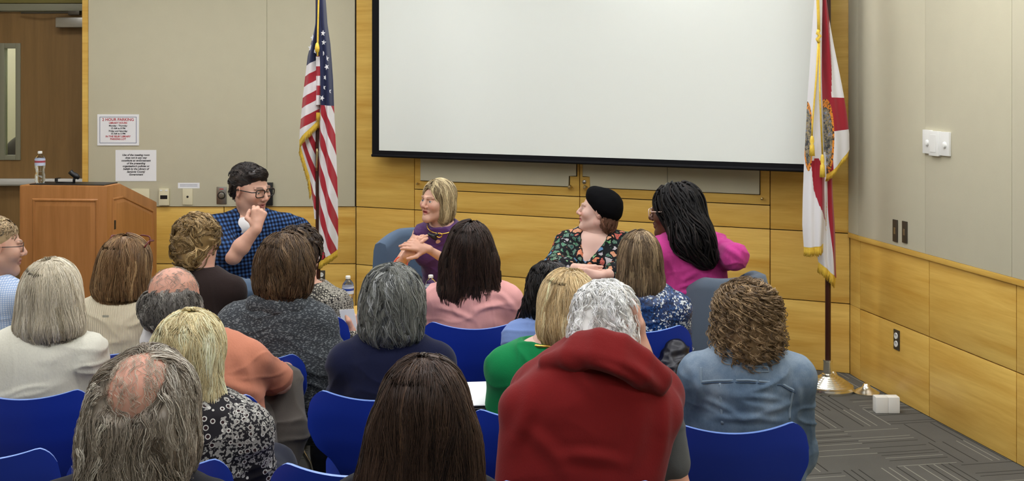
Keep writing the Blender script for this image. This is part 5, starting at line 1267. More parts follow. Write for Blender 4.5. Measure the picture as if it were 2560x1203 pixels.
for k, r in enumerate((.016, .015, .014, .012)):
    a = [W(1436 - k * 22, 888 + k * 7, Yb + .07 - k * .012), W(1458 - k * 12, 862 + k * 11, Yb + .03 - k * .012), W(1500 - k * 4, 853 + k * 14, Yb - .0 - k * .014), W(1552 - k * 2, 868 + k * 15, Yb - .01 - k * .014), W(1604 - k * 2, 905 + k * 12, Yb - .01 - k * .010), W(1650 - k * 3, 946 + k * 5, Yb + .0 - k * .003)]
    f.chain(a, [r * .7, r, r, r, r, r * .9], .006)
f.sp(W(1590, 1290, 3.05), .08, .0, 's')
RED = f; p.cloth(f, 'draped_sweater', M['redfleece'], .019, fa=.003, ff=(3, 3, 6), post=creases([(1400, 905, 1500, 1000, .006, .016), (1560, 900, 1655, 985, .006, .014), (1330, 960, 1275, 1120, .007, .02), (1665, 985, 1640, 1180, .006, .016), (1400, 1130, 1560, 1150, .005, .016), (1300, 1060, 1420, 1180, .005, .02), (1600, 1000, 1560, 1180, .005, .02), (1480, 905, 1600, 960, .005, .01)], 2.9), lbl='red sweater draped over the shoulders')
# his right hand against the cheek
f = Field(); hand(f, W(1602, 885, 3.08), (-.05, .1, 1), (-1, .2, 0), 1, (.25,) * 4, .3); f.frame((0, 0, 0)).rc(W(1602, 885, 3.08), W(1660, 1010, 3.16), .03, .04, .02)
v, q = f.mesh(.004); npmesh('raised_hand', v, q, M['skin'], p.root, attrs={'Col': np.tile(SK['ruddy'], (len(v), 1))}, loc=p.loc)

# 4 curly hair, denim jacket
p = aud('woman with puffy curly brown hair in a faded denim jacket, right side', 1866, 697, 3.46, 1850, 3.36, 'denim', sw=0.142, b=1.05, hs=.98, pitch=-4, shx=1862, sz=.30, hl=.03, neckhole=.06, fold=.0045, shirt_t=.018, shirt_name='jacket', fine=.005, folds=creases([(1760, 1000, 1850, 1040, .004, .01), (1830, 985, 1960, 1000, .004, .009), (1900, 1030, 1990, 1010, .005, .012), (1730, 920, 1745, 1030, .006, .014), (1985, 950, 2000, 1040, .005, .012), (1780, 1045, 1960, 1050, .004, .01)], 3.42))
f = vol(p.c, p.R, p.hs, [('e', (0, -.02, .035), (.105, .12, .105)), ('e', (0, -.03, -.035), (.115, .108, .095), .04), ('e', (0, -.04, -.09), (.09, .09, .06), .04)])
hr(p, f, L3(122, 100, 72), seed=4, ng=1500, nc=5, w=.0009, nseg=18, L=(.04, .09), streaks=((L3(158, 132, 96), .25), (L3(70, 54, 38), .3)), flow=radial(.7), curl=.011, cfreq=13, clump=.006, depth=(-.012, .008), wave=.006, var=.22, frizz=.0004, shell_iso=-.010)
JF = p.shirt_field; st = M['stitch']; Yj = 3.41
seam(p, JF, [W(1722, 960, Yj), W(1790, 952, Yj), W(1870, 950, Yj), W(1950, 958, Yj), W(2002, 985, Yj)], st, .004, 'yoke_seam', .017)
seam(p, JF, [W(1722, 964, Yj), W(1790, 957, Yj), W(1870, 955, Yj), W(1950, 963, Yj), W(2000, 990, Yj)], M['denim_dark'], .002, 'yoke_seam', .018)
for a, b_ in (((1800, 957), (1808, 1060)), ((1986, 975), (1984, 1050)), ((1748, 905), (1752, 960)), ((1752, 960), (1748, 1040))): seam(p, JF, [W(*a, Yj), W((a[0] + b_[0]) / 2 - 1, (a[1] + b_[1]) / 2, Yj), W(*b_, Yj)], st, .0045, 'panel_seam', .017)
seam(p, JF, [W(1868, 918, Yj), W(1918, 918, Yj), W(1918, 930, Yj), W(1868, 930, Yj), W(1868, 918, Yj)], st, .0025, 'label_stitch', .018)
f = Field(); a = [p.N + np.array(q) for q in ((-.10, .02, .015), (-.06, -.045, .035), (0, -.065, .04), (.06, -.045, .035), (.10, .02, .015))]
f.chain(a, [.018, .02, .022, .02, .018], .02); p.cloth(f, 'collar', M['denim'], .008, fa=.002)

# 5 blonde bob, green jumper, gold necklace
p = aud('woman with a smooth blonde bob, green jumper and gold chain necklace', 1412, 672, 3.62, 1350, 3.49, 'green', sw=0.132, b=1.0, hs=.98, hyaw=26, pitch=-6, roll=4, shx=1352, sz=.315, hl=.014, neckhole=.088, skin='pale', fold=.0045)
f = vol(p.c, p.R, p.hs, bobp(.098, .1, -.035, .115, (-.075, .1, .085, .06)))
hr(p, f, L3(196, 172, 128), seed=5, L=(.12, .24), streaks=((L3(224, 206, 168), .35), (L3(150, 126, 88), .25)), flow=radial(.8), clump=.013, depth=(-.003, .005), wave=.004, var=.12, **HN)
m = MB(); Nn = p.N
m.tube([Nn + np.array(q) for q in ((-.078, .03, .03), (-.07, -.03, .036), (-.03, -.075, .04), (.02, -.082, .04), (.06, -.055, .036), (.08, .0, .03), (.06, .06, .02), (0, .09, .0), (-.06, .07, .02))], .0055, 8, closed=True)
m.tube([Nn + np.array((.03, -.085, .035)), Nn + np.array((.033, -.10, .01)), Nn + np.array((.032, -.112, -.03))], .0035, 6); m.build('necklace', M['gold'], p.root, smooth='all', loc=p.loc)

# 6 grey bob, navy jumper
p = aud('woman with wavy mid grey hair and a navy jumper, centre of the audience', 985, 663, 3.82, 985, 3.70, 'navy_knit', sw=0.155, b=1.05, hs=1.0, hyaw=-4, pitch=-6, shx=980, sz=.325, hl=.016, fold=.0045, neckhole=.07)
f = vol(p.c, p.R, p.hs, [('e', (0, -.02, .037), (.098, .112, .098)), ('e', (0, -.035, -.035), (.108, .098, .105), .04), ('e', (.0, -.045, -.095), (.1, .08, .05), .03)])
hr(p, f, L3(112, 113, 106), seed=6, L=(.10, .22), streaks=((L3(172, 174, 172), .25), (L3(76, 78, 78), .25)), flow=radial(.9), clump=.012, depth=(-.003, .008), curl=.005, cfreq=6, wave=.008, var=.2, **HN)
m = MB(); m.tube([p.N + np.array((.085, -.05, .02)), p.N + np.array((.12, -.055, -.02))], .004, 6); m.build('collar_edge', M['white'], p.root, loc=p.loc)

# 7 pink top, long dark brown hair
p = aud('woman in a pale pink top with long dark brown hair down her back', 1172, 550, 4.95, 1182, 4.79, 'pink', sw=0.152, b=1.02, hs=1.0, hyaw=12, pitch=-3, shx=1185, sz=.34, hl=.016, fold=.0045, folds=creases([(1090, 770, 1190, 800, .006, .012), (1180, 775, 1280, 762, .006, .012), (1110, 745, 1150, 790, .005, .012), (1240, 730, 1290, 780, .005, .012)], 4.85))
cw_ = p.c; f = vol(p.c, p.R, p.hs, [CAP, ('e', (0, -.03, -.04), (.105, .098, .13), .05)], wprims=[(cw_ + (-.02, -.05, -.08), cw_ + (-.035, -.075, -.18), .10, .10, ((0, 1, 0), .6)), (cw_ + (.03, -.05, -.08), cw_ + (.05, -.075, -.18), .10, .095, ((0, 1, 0), .6))])
hr(p, f, L3(58, 42, 35), seed=7, L=(.16, .36), ng=440, nc=13, nseg=18, w=.0014, shell_h=.006, streaks=((L3(84, 60, 48), .15), (L3(34, 26, 22), .3)), flow=radial(.8), clump=.014, depth=(-.003, .006), wave=.006, var=.2)

# 8 sequinned navy top, brown straight hair
p = aud('woman with straight light brown hair and a navy top flecked with silver sequins', 1598, 577, 4.86, 1612, 4.72, 'sequin', sw=0.128, b=.98, hs=.98, hyaw=0, pitch=-5, shx=1622, sz=.33, hl=.012, fold=.0045)
f = vol(p.c, p.R, p.hs, bobp(.1, .095, -.05, .13, (-.11, .098, .08, .07)))
hr(p, f, L3(118, 98, 74), seed=8, L=(.14, .28), ng=420, nc=13, nseg=16, w=.0014, streaks=((L3(160, 138, 106), .25), (L3(84, 68, 50), .3)), flow=radial(.8), clump=.013, depth=(-.003, .005), wave=.003, var=.16)

# 9 dark haired person in light blue, between
p = aud('dark haired person in light blue, mostly hidden behind the blonde bob', 1372, 655, 4.32, 1395, 4.2, 'lightblue', sw=0.140, hs=.96, hyaw=10, pitch=-14, shx=1392, sz=.29, hl=.012)
f = vol(p.c, p.R, p.hs, bobp(.09, .09, -.03, .11), wprims=[(p.c + (-.06, .0, -.06), p.c + (-.085, .04, -.16), .05, .06, None)])
hr(p, f, L3(30, 26, 26), seed=9, L=(.08, .2), streaks=((L3(62, 54, 50), .2),), flow=radial(.9), clump=.012, wave=.008, curl=.004, var=.2, **HFAR)

# 10 charcoal tweed cardigan, brown bob
p = aud('woman with a chin length brown bob in a charcoal tweed cardigan', 716, 583, 4.36, 690, 4.22, 'charcoal', sw=0.152, b=1.08, hs=1.0, hyaw=-10, pitch=-6, shx=695, sz=.345, hl=.016, shirt_t=.022, fold=.0045, shirt_name='cardigan', neckhole=.07,
        extra=lambda f, p: f.rc(W(790, 900, 4.35), W(785, 1035, 4.45), .085, .10, .06).rc(W(600, 850, 4.35), W(610, 940, 4.4), .08, .07, .06))
f = vol(p.c, p.R, p.hs, [('e', (0, -.02, .037), (.1, .112, .1)), ('e', (0, -.03, -.03), (.116, .1, .105), .04), ('e', (.0, -.04, -.085), (.092, .085, .05), .04)])
hr(p, f, L3(86, 66, 46), seed=10, L=(.12, .24), ng=440, nc=13, nseg=16, w=.0013, streaks=((L3(124, 100, 72), .3), (L3(56, 42, 30), .3)), flow=radial(.9, crown=np.array([0, -.03, .14])), clump=.014, depth=(-.003, .007), wave=.006, curl=.003, var=.16)
f = Field(); f.chain([p.N + np.array(q) for q in ((-.11, .02, .01), (-.07, -.05, .03), (0, -.075, .035), (.07, -.05, .03), (.11, .02, .01))], [.025, .03, .03, .03, .025], .02); p.cloth(f, 'collar', M['charcoal'], .01, fa=.004)

# 11 pale blonde grey long bob, light grey sweater
p = aud('woman with a long pale silvery blonde bob and light grey sweater, left edge', 136, 643, 3.88, 95, 3.75, 'heather', sw=0.165, b=1.12, hs=1.0, hyaw=-8, pitch=-3, roll=-3, shx=100, sz=.33, hl=.016, fold=.0045, neckhole=.07)
f = vol(p.c, p.R, p.hs, bobp(.112, .1, -.05, .135, (-.11, .118, .088, .06)))
hr(p, f, L3(190, 180, 158), seed=12, L=(.14, .28), streaks=((L3(214, 206, 188), .35), (L3(158, 146, 120), .25)), flow=radial(.8), clump=.014, depth=(-.004, .005), wave=.004, var=.1, ng=600, nc=14, w=.0009, nseg=16)

# 12 cream ribbed sweater, glossy brown bob with glasses on top
p = aud('woman in a cream ribbed sweater with glossy brown hair and red glasses pushed up', 318, 585, 4.45, 300, 4.33, 'cream_knit', sw=0.135, b=1.04, hs=1.0, hyaw=-14, pitch=-6, roll=6, shx=306, sz=.322, hl=.016, fold=.0045, neckhole=.1, nh_off=(0, -.02, .06), skin='tan')
f = vol(p.c, p.R, p.hs, bobp(.105, .1, -.035, .125, (-.09, .1, .085, .06)))
hr(p, f, L3(116, 88, 58), seed=13, L=(.14, .28), streaks=((L3(164, 136, 98), .28), (L3(78, 58, 38), .3)), flow=radial(.8), clump=.013, depth=(-.003, .005), wave=.005, var=.14, ng=440, nc=13, nseg=16, w=.0013)
glasses(p, 'frame_red', y=.045, up=.108, rimr=.003)
m = MB(); m.box(-.012, .012, -.002, .002, -.004, .004, M=Matrix.Translation(tuple(W(264, 791, 4.28)))); m.build('metal_tag', M['steel'], p.root, loc=p.loc)

# 13 balding man in orange sweater over a white collar
p = aud('balding man with grey side hair, terracotta sweater and white shirt, leaning left', 440, 670, 3.92, 535, 3.66, 'orange', sw=0.165, b=1.12, hs=1.0, hyaw=-22, pitch=-14, roll=-6, shx=535, sz=.315, hl=.004, skin='ruddy', fold=.0045, pants='grey_trouser',
        elb=(None, W(694, 945, 4.0)), wri=(None, W(640, 1000, 4.35)), folds=creases([(600, 870, 640, 990, .007, .016), (560, 930, 660, 1000, .009, .018), (560, 975, 650, 1030, .008, .016), (650, 880, 690, 960, .005, .014)], 3.85), headcol=dict(scalp=SK['ruddy'] * (1.02, .94, .91), bald=lambda P: (P[:, 2] > .03) * 1.0), knees=(W(560, 960, 4.35) * (1, 1, 0) + (0, 0, .53), W(702, 975, 4.3) * (1, 1, 0) + (0, 0, .60)))
f = Field().frame(p.c, p.R, p.hs)
for s in (-1, 1): f.el((s * .066, -.025, -.012), (.028, .075, .055), .02)
f.el((0, -.085, -.03), (.078, .04, .075), .03).el((0, -.045, .115), (.05, .07, .06), .01, 's').el((0, .125, -.035), (.078, .075, .125), .012, 's').frame((0, 0, 0))
bald2 = lambda P: ~(((P[:, 0] / .052) ** 2 + ((P[:, 1] + .03) / .078) ** 2 < 1) & (P[:, 2] > .05))
hr(p, f, L3(96, 92, 86), seed=14, shell_iso=-.002, L=(.04, .09), streaks=((L3(150, 146, 138), .35),), flow=radial(.9), root=bald2, clump=.009, depth=(-.002, .005), wave=.004, var=.2, ng=420, nc=11, w=.001, nseg=10, frizz=.0006)
thin(p, L3(140, 134, 124), lambda P: (P[:, 2] > .05), seed=52, ng=150, nc=2, L=(.015, .035), w=.0006, flow=radial(1.0))
f = Field().rc(W(384, 800, 3.9), W(382, 850, 3.88), .02, .03, .03).rc(W(392, 800, 3.9), W(470, 826, 3.88), .018, .03, .03); p.cloth(f, 'white_shirt', M['white_shirt'], .01, fa=.004, lbl='white shirt showing at the neck and shoulder')
f = Field(); f.rc(W(684, 930, 3.98), W(702, 958, 4.0), .034, .034, .02).rc(W(702, 958, 4.0), W(714, 925, 4.2), .034, .03, .02); v, q = f.mesh(.005); npmesh('bare_elbow', v, q, M['skin'], p.root, attrs={'Col': np.tile(SK['light'], (len(v), 1))}, loc=p.loc)
f = Field(); f.rc(W(706, 960, 4.15), W(712, 1080, 4.05), .065, .07, .03).rc(W(712, 1080, 4.05), W(700, 1150, 4.0), .07, .06, .03); p.cloth(f, 'trouser_leg', M['grey_trouser'], .01, fa=.006)

# 14 blonde woman, black and white print blouse
p = aud('woman with wavy pale blonde hair in a black and white patterned blouse', 478, 773, 3.18, 500, 3.03, 'dots', sw=0.145, b=1.05, hs=.98, hyaw=-20, pitch=-6, roll=10, shx=510, sz=.335, hl=.014, fold=.0045, fine=.005, shirt_name='blouse')
cw_ = p.c; f = vol(p.c, p.R, p.hs, bobp(.098, .1, -.035, .115), wprims=[(cw_ + (-.02, -.03, -.07), cw_ + (.045, -.05, -.155), .085, .075, ((0, 1, 0), .7)), (cw_ + (-.04, .0, -.06), cw_ + (-.06, .02, -.12), .06, .05, None)])
hr(p, f, L3(204, 190, 148), seed=15, L=(.12, .27), streaks=((L3(230, 220, 188), .4), (L3(160, 142, 102), .2)), flow=radial(.8), clump=.013, depth=(-.003, .006), wave=.009, curl=.004, cfreq=5, var=.12, ng=620, nc=14, w=.0009, nseg=18)

# 15 pinned up hair, dark brown cardigan
p = aud('woman with wavy light brown hair pinned up and a dark brown cardigan', 497, 537, 5.16, 500, 5.0, 'brown_knit', sw=0.135, b=1.02, hs=1.0, hyaw=-24, pitch=-4, shx=515, sz=.34, hl=.02, neckhole=.06)
f = vol(p.c, p.R, p.hs, [('e', (0, -.02, .04), (.092, .112, .098)), ('e', (0, -.06, -.04), (.07, .07, .075), .03), ('e', (.0, -.105, .0), (.058, .045, .055), .02), ('e', (.03, -.10, -.05), (.04, .04, .045), .02)])
hr(p, f, L3(128, 104, 66), seed=16, shell_iso=-.002, L=(.05, .12), ng=420, nc=9, w=.0016, nseg=14, streaks=((L3(178, 152, 106), .3), (L3(84, 66, 40), .3)), flow=lambda P: np.stack([np.sin(P[:, 2] * 60) * 1.2, -.6 + 0 * P[:, 0], np.cos(P[:, 0] * 60) * 1.2 + .4], 1), clump=.009, curl=.009, cfreq=6, depth=(-.004, .012), var=.2)

# 16 dark wavy hair and glasses, snakeskin print
p = aud('person with dark wavy hair and glasses in a snakeskin print top, holding paper', 752, 568, 5.1, 765, 4.92, 'snake', sw=0.135, b=1.0, hs=.98, hyaw=-30, pitch=-8, shx=778, sz=.345, hl=.014, elb=(None, W(856, 858, 5.02)), wri=(None, W(883, 842, 5.0)), hands={1: dict(d=(.0, .5, .6), n=(-1, 0, .2), curl=(.9, 1, 1.1, 1.2), thumb=.6, side=1)})
f = vol(p.c, p.R, p.hs, [('e', (0, -.02, .037), (.095, .112, .1)), ('e', (0, -.04, -.03), (.09, .09, .09), .04)])
hr(p, f, L3(58, 46, 38), seed=17, L=(.06, .12), streaks=((L3(112, 92, 70), .2),), flow=radial(.9), curl=.008, cfreq=6, clump=.01, depth=(-.003, .01), var=.2, **HFAR)
glasses(p, 'frame_black')
pa = MB(); v0 = W(876, 812, 4.99); pa.prism([(0, 0), (.07, -.02), (.045, .11), (-.02, .105)], 0, .004, M=Matrix.Translation(tuple(v0 - (.03, 0, .04)))); o = pa.build('folded_paper', M['paper']); tag(o, 'folded white paper held by the person in the snakeskin print', 'paper')

# 17 man at the left edge
p = aud('bearded man with glasses in a blue checked shirt, cut off by the left edge', -8, 543, 4.95, -60, 4.8, 'finecheck', sw=0.165, b=1.05, hs=1.04, hyaw=-62, pitch=-4, shx=-30, sz=.35, hl=.01, face=1, skin='light', headcol=dict(stubble=.6, brow=L3(90, 74, 60), lip=L3(170, 110, 100)), hs_h=.0032)
f = vol(p.c, p.R, p.hs, [('e', (0, -.024, .042), (.084, .103, .09)), ('e', (0, -.06, -.03), (.07, .055, .055), .03)]); f.frame(p.c, p.R, p.hs).el((0, .10, -.04), (.09, .085, .1), .01, 's').frame((0, 0, 0))
hr(p, f, L3(150, 128, 96), seed=18, shell_iso=-.002, L=(.03, .06), ng=420, nc=9, w=.0014, nseg=8, streaks=((L3(96, 84, 70), .35), (L3(190, 170, 130), .2)), flow=lambda P: np.stack([P[:, 0] * 6, -.9 + 0 * P[:, 0], .0 * P[:, 0]], 1), clump=.007, depth=(-.002, .006), var=.15)
glasses(p, 'frame_black')

# things among the audience
f = Field().rc(W(1690, 880, 4.72), W(1668, 960, 4.70), .05, .075, .04).rc(W(1668, 960, 4.70), W(1665, 1040, 4.68), .075, .07, .04).rc(W(1700, 920, 4.74), W(1700, 980, 4.70), .06, .06, .04)
v, q = f.mesh(.006); n = vnormals(v, q); v = v + n * (.012 * (1 - 2.4 * np.abs(noise(v * (14, 14, 24)))))[:, None]; pl_ = np.array(W(1680, 1000, 4.5)) * (1, 1, 0); o = npmesh('puffer_jacket', v, q, M['puffer'], loc=pl_); o.location = pl_; tag(o, 'shiny black jacket hanging beside the chair of the sequinned woman', 'jacket')
pb = MB(); pb.box(-.075, .075, -.1, .1, 0, .003, M=Matrix.Translation(tuple(W(1205, 985, 3.75))) @ Matrix.Rotation(.1, 4, 'Z') @ Matrix.Rotation(.12, 4, 'X')); o = pb.build('note_sheet', M['paper']); tag(o, 'white sheet of paper lying on a dark folder left of the green jumper', 'paper')
pb = MB(); pb.box(-.085, .10, -.11, .11, -.014, -.002, M=Matrix.Translation(tuple(W(1208, 987, 3.75))) @ Matrix.Rotation(.1, 4, 'Z') @ Matrix.Rotation(.12, 4, 'X'), bev=.002); o = pb.build('folder', M['blackp']); tag(o, 'dark folder under the white sheet beside the woman in green', 'folder')
# ------------------------------------------------------------ the four speakers
G_SP = 'speakers on the lounge chairs'
# man in plaid
Ym = 6.0; hc_ = W(626, 474, Ym); Nm = W(628, 548, Ym + .02); Hm = W(612, 720, Ym + .05)
p = P_(); elR = W(583, 641, 5.74); wrR = W(641, 571, 5.73)
def plaid_extra(f, p):
    f.frame((0, 0, 0)); i = 1; f.rc(p.S[i], p.S[i] + (p.E[i] - p.S[i]) * .86, .06, .058, .03); i = 0; f.rc(p.S[i], p.E[i], .058, .046, .03).rc(p.E[i], p.Wr[i], .046, .036, .02); f.rc(Nm + (-.03, -.09, .05), Nm + (-.022, -.15, -.085), .066, .026, .004, 's')
def plaid_attr(v):
    pu = v[:, 0] * .97 + v[:, 2] * .12 + v[:, 1] * .5; pv = v[:, 2] - v[:, 0] * .12; return {'pu': pu * 1.0, 'pv': pv}
p = body('man in a blue and black gingham shirt and dark framed glasses, hand at his chin', G_SP, hc_, Hm[2] - .02, (Hm[0], Hm[1]), Nm, ys=-172 * D2R, yh=-165 * D2R, sw=.185, b=1.05, hyaw=-122 * D2R, pitch=-9 * D2R, roll=3 * D2R, hs=1.08, skin='light', shirt='plaid', pants='jeans', sleeve='none', extra=plaid_extra, shirt_attr=plaid_attr,
         elb=(W(748, 572, 6.12), elR), wri=(W(772, 590, 6.34), wrR), hands={1: dict(d=(.12, .25, 1), n=(-.25, 1, -.1), curl=(1.0, 1.25, 1.35, 1.45), thumb=.9, side=1, h=.003, sc=1.05), 0: dict(d=(.1, .8, -.6), n=(0, -.6, -.8), side=-1, curl=(.4,) * 4)},
         face=1, hs_h=.0026, fine=.005, neckhole=.07, nh_off=(0, .05, .03), fold=.0045, armr=1.08, foldf=(8, 8, 11), smile=1,
         headcol=dict(brow=L3(60, 44, 34), lip=L3(176, 104, 96), stubble=.28, blush=.5), knees=(W(700, 735, 5.6), W(610, 738, 5.55)))
f = vol(p.c, p.R, p.hs, [('e', (0, -.024, .042), (.081, .101, .086)), ('e', (0, -.065, -.012), (.064, .046, .06), .03), ('e', (.01, .050, .090), (.052, .036, .022), .03)], face=False)
f.frame(p.c, p.R, p.hs).el((0, .105, -.012), (.078, .07, .078), .012, 's').el((0, .03, -.07), (.1, .085, .062), .012, 's').frame((0, 0, 0))
hr(p, f, L3(44, 36, 32), seed=30, L=(.05, .10), ng=420, nc=10, w=.0013, nseg=12, shell_h=.0045, shell_iso=.0, streaks=((L3(92, 80, 72), .12), (L3(26, 22, 20), .3)), flow=lambda P: np.stack([-.6 + P[:, 0] * 4, -1.1 * (P[:, 1] < .06) + .2, .6 * (P[:, 2] > .02)], 1), clump=.008, depth=(-.001, .006), wave=.003, var=.18, grav=(0, 0, -.6))
glasses(p, rimr=.0026); eyes(p.root, p.c, p.R, p.hs, np.array([.08, .06, .04]), p.loc, (0, 1, -.25))
f = Field().el(Nm + (-.02, -.065, -.04), (.066, .05, .06), .02).chain([Nm + (-.055, -.03, .0), Nm + (0.01, -.085, -.035), Nm + (.065, -.03, .0)], [.018, .022, .018], .02); p.cloth(f, 'undershirt', M['white_shirt'], .0, h=.004, fa=.001, lbl='white undershirt at the open collar')
for s in (-1, 1):
    f = Field().chain([Nm + (s * .078, .0, .045), Nm + (s * .070, -.06, .02), Nm + (s * .048 + .01, -.105, -.045)], [.014, .02, .014], .01); p.cloth(f, 'collar', M['plaid'], .004, h=.005, fa=0, attrs=plaid_attr)
m = MB(); b0 = Hm + (0, 0, .07); m.tube([b0 + np.array((.185 * math.sin(a), -.14 * math.cos(a), 0)) for a in np.linspace(-1.6, 1.6, 16)], .017, 8, flat=(0, 0, 1)); m.build('belt', M['blackp'], p.root, smooth='all', loc=p.loc)

# woman in purple
Yp = 6.4; hc_ = W(1092, 503, Yp); Np = W(1106, 566, Yp + .03); Hp = W(1112, 745, Yp + .2)
p = body('woman in a sleeveless purple dress gesturing with both hands, blonde shoulder length hair', G_SP, hc_, Hp[2], (Hp[0], Hp[1]), Np, ys=163 * D2R, yh=125 * D2R, sw=.140, b=.90, hyaw=139 * D2R, pitch=2 * D2R, roll=-4 * D2R, hs=.96, skin='light', shirt='purple', pants='purple', sleeve='none', shirt_name='dress',
         elb=(W(1146, 668, 6.24), W(990, 676, 6.26)), wri=(W(1068, 622, 6.10), W(1018, 636, 6.12)), hands={1: dict(d=(.55, -.1, .75), n=(.5, .8, -.2), side=-1, curl=(.25, .35, .4, .5), thumb=.1, h=.0028, sc=.95), 0: dict(d=(-1, -.15, .28), n=(-.2, .8, -.6), side=1, curl=(.25, .3, .4, .45), thumb=.0, h=.0028, sc=.95)},
         face=1, openm=1, hs_h=.0024, fine=.005, neckhole=.088, nh_off=(0, .035, .055), fold=.0045, armr=.78, bust=.9, foldf=(6, 6, 14), shirt_t=.010, knees=(W(985, 785, 6.42), W(1000, 785, 6.6)), bare=True, extra=lambda f, p: [f.sp(p.S[i] + (p.S[i] - p.S[1 - i]) * .16 + (0, 0, .005), .062, .004, 's') for i in (0, 1)],
         headcol=dict(brow=L3(130, 96, 66), lip=L3(168, 74, 78), blush=.55))
f = vol(p.c, p.R, p.hs, [('e', (0, -.022, .040), (.088, .106, .092)), ('e', (-.055, -.02, -.04), (.042, .055, .10), .03), ('e', (.055, -.02, -.04), (.042, .055, .10), .03), ('e', (0, -.06, -.05), (.08, .06, .09), .03)], face=False)
f.frame(p.c, p.R, p.hs).el((0, .115, -.015), (.070, .085, .112), .012, 's').el((0, .05, -.09), (.05, .075, .09), .01, 's').frame((0, 0, 0))
hr(p, f, L3(150, 132, 98), seed=31, L=(.10, .22), ng=340, nc=12, w=.0013, nseg=16, shell_h=.0045, streaks=((L3(206, 190, 150), .45), (L3(104, 88, 62), .15)), flow=radial(.9, crown=np.array([.02, .03, .13])), clump=.010, depth=(-.001, .006), wave=.005, var=.12, mat='hair')
eyes(p.root, p.c, p.R, p.hs, np.array([.12, .16, .2]), p.loc)
m = MB(); m.tube([Np + np.array((.085 * math.cos(a), .085 * math.sin(a) - .03, .012 - .04 * max(0, -math.sin(a)))) for a in np.linspace(0, 2 * PI, 26, endpoint=False)], .004, 6, closed=True)
lk = Np + (-.01, -.125, -.035); m.tube([lk + np.array((.016 * math.cos(a), 0, .012 * math.sin(a))) for a in np.linspace(0, 2 * PI, 12, endpoint=False)], .004, 6, closed=True); m.build('necklace', M['gold'], p.root, smooth='all', loc=p.loc)
m = MB(); k = Np + (-.045, -.125, -.04); m.tube([k + (-.03, 0, .015), k, k + (.02, 0, -.02)], [.009, .014, .007], 8); m.tube([k, k + (.03, .0, .012)], .008, 8); m.build('clip_microphone', M['blackp'], p.root, smooth='all', loc=p.loc)
for j in range(3):
    ax = norm(p.Wr[1] - p.E[1]); c0 = p.E[1] + ax * (.045 + j * .022); u_ = norm(np.cross(ax, (0, 1, .1))); v_ = np.cross(ax, u_); m = MB(); m.tube([c0 + (u_ * math.cos(a) + v_ * math.sin(a)) * .036 for a in np.linspace(0, 2 * PI, 20, endpoint=False)], .0042, 6, closed=True)
    m.build('bracelet', M['coral'] if 'coral' in M else M.setdefault('coral', plain('coral_bead', lin(214, 82, 44), .4)), p.root, smooth='all', loc=p.loc)

# woman in the black beret
Yb = 6.2; hc_ = W(1496, 527, Yb); Nb = W(1490, 590, Yb + .02); Hb = W(1480, 760, Yb + .1)
def bex(f, p):
    for i in (0, 1): f.rc(p.S[i], p.E[i], .055, .06, .03).rc(p.E[i], p.E[i] + (p.Wr[i] - p.E[i]) * .45, .06, .055, .02)
    f.frame((0, 0, 0)).rc(Nb + (-.02, -.10, .045), W(1466, 652, Yb - .12), .108, .040, .004, 's')
p = body('woman in a black beret and colourful floral wrap blouse, face in profile', G_SP, hc_, Hb[2], (Hb[0], Hb[1]), Nb, ys=176 * D2R, yh=175 * D2R, sw=.16, b=1.08, hyaw=84 * D2R, pitch=7 * D2R, hs=.98, skin='pale', shirt='floral', pants='black_trouser', sleeve='none', shirt_name='blouse', extra=bex,
         elb=(W(1570, 680, 6.1), W(1388, 672, 6.08)), wri=(W(1500, 690, 5.9), W(1450, 672, 5.94)), hands={0: dict(d=(-1, 0, .05), n=(0, 1, 0), side=1, curl=(.4,) * 4), 1: dict(d=(1, 0, -.2), n=(0, 1, 0), side=-1, curl=(.4,) * 4)},
         face=1, hs_h=.0024, fine=.005, neckhole=.085, nh_off=(0, .0, .06), fold=.0045, bust=1.05, jaw=1.15, armr=1.0, smile=1, headcol=dict(brow=L3(170, 130, 110), lip=L3(200, 118, 112), blush=.7), knees=(W(1540, 800, 5.7), W(1440, 800, 5.7)))
RB = Rx(40 * D2R); f = Field().frame(p.c, p.R, p.hs).el((0, -.022, .040), (.108, .122, .072), .03, R=RB).el((0, -.055, .045), (.095, .085, .075), .04, R=RB).frame((0, 0, 0))
v, q = f.mesh(.004); n = vnormals(v, q); v = v + n * (.002 * noise(v * 30))[:, None]; M['beret'] = plain('beret_felt', lin(13, 13, 15), .95, spec=.08); npmesh('beret', v, q, M['beret'], p.root, loc=p.loc)
f = Field().frame(p.c, p.R, p.hs).el((.052, -.045, -.03), (.03, .035, .06), .02).el((-.052, -.045, -.03), (.03, .035, .06), .02).el((0, -.07, -.05), (.065, .042, .08), .03).frame((0, 0, 0))
hr(p, f, L3(110, 80, 62), seed=32, L=(.06, .13), ng=200, nc=10, w=.0013, nseg=10, streaks=((L3(150, 112, 90), .3),), clump=.008, depth=(-.001, .005), wave=.005, var=.15, shell_h=.005)
eyes(p.root, p.c, p.R, p.hs, np.array([.1, .08, .06]), p.loc)

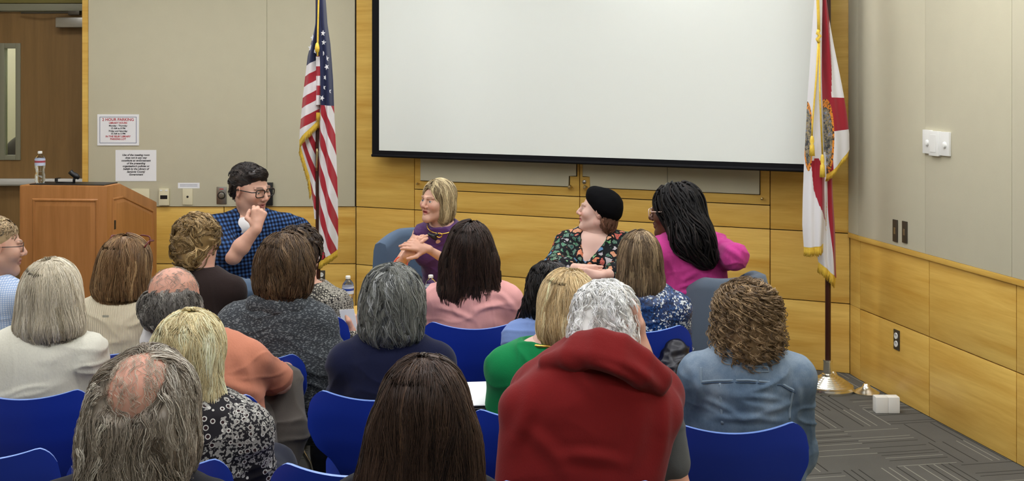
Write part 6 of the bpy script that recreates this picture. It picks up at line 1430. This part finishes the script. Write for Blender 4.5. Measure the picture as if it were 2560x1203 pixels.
# woman in magenta with locs
Yk = 5.5; hc_ = W(1683, 530, Yk); Nk = W(1718, 604, Yk); Hk = W(1738, 775, Yk - .02)
p = body('woman with long black locs in a magenta knit sweater, leaning on her chair', G_SP, hc_, Hk[2], (Hk[0], Hk[1]), Nk, ys=28 * D2R, yh=30 * D2R, sw=.16, b=1.05, hyaw=72 * D2R, pitch=-4 * D2R, hs=1.02, skin='dark', shirt='magenta', pants='navy_trouser', shirt_name='sweater', sleeve='long',
         elb=(W(1678, 735, 5.5), W(1836, 642, 5.34)), wri=(W(1640, 775, 5.65), W(1790, 640, 5.60)), face=1, hs_h=.003, fine=.005, neckhole=.07, fold=.0045, shirt_t=.02, armr=1.12, foldf=(9, 9, 14), folds=creases([(1700, 700, 1745, 672, .006, .012), (1690, 715, 1770, 700, .007, .01), (1690, 730, 1760, 722, .006, .01), (1690, 742, 1750, 740, .005, .009), (1740, 665, 1800, 655, .006, .012), (1665, 640, 1690, 700, .006, .014), (1800, 610, 1840, 640, .006, .014)], 5.4), headcol=dict(brow=L3(20, 14, 12), lip=L3(110, 56, 50), blush=0))
f = vol(p.c, p.R, p.hs, [('e', (0, -.026, .045), (.092, .108, .094)), ('e', (0, -.07, -.02), (.085, .06, .09), .03)], wprims=[(W(1705, 530, 5.45), W(1735, 600, 5.36), .095, .088, None), (W(1735, 600, 5.36), W(1764, 640, 5.33), .085, .05, ((0, 1, 0), .7))])
gdir = norm(W(1772, 655, 5.34) - W(1700, 520, 5.42))
hr(p, f, L3(17, 15, 15), seed=33, L=(.16, .42), ng=520, nc=1, w=.0066, nseg=26, shell_h=.006, shell_iso=-.018, streaks=((L3(40, 34, 32), .2),), flow=radial(.5), clump=.0, depth=(-.008, .014), wave=.009, var=.2, grav=gdir, mat='hair_matte')
m = MB(); T = lambda a: p.c + p.R @ np.array([.097 * math.cos(a), .03 - .01, .042 + .098 * math.sin(a)]); m.tube([T(a) for a in np.linspace(-.2, PI + .2, 24)], .0045, 8); m.build('headband', M['steel'], p.root, smooth='all', loc=p.loc)
glasses(p, 'frame_clear', rimr=.0024, y=.108)
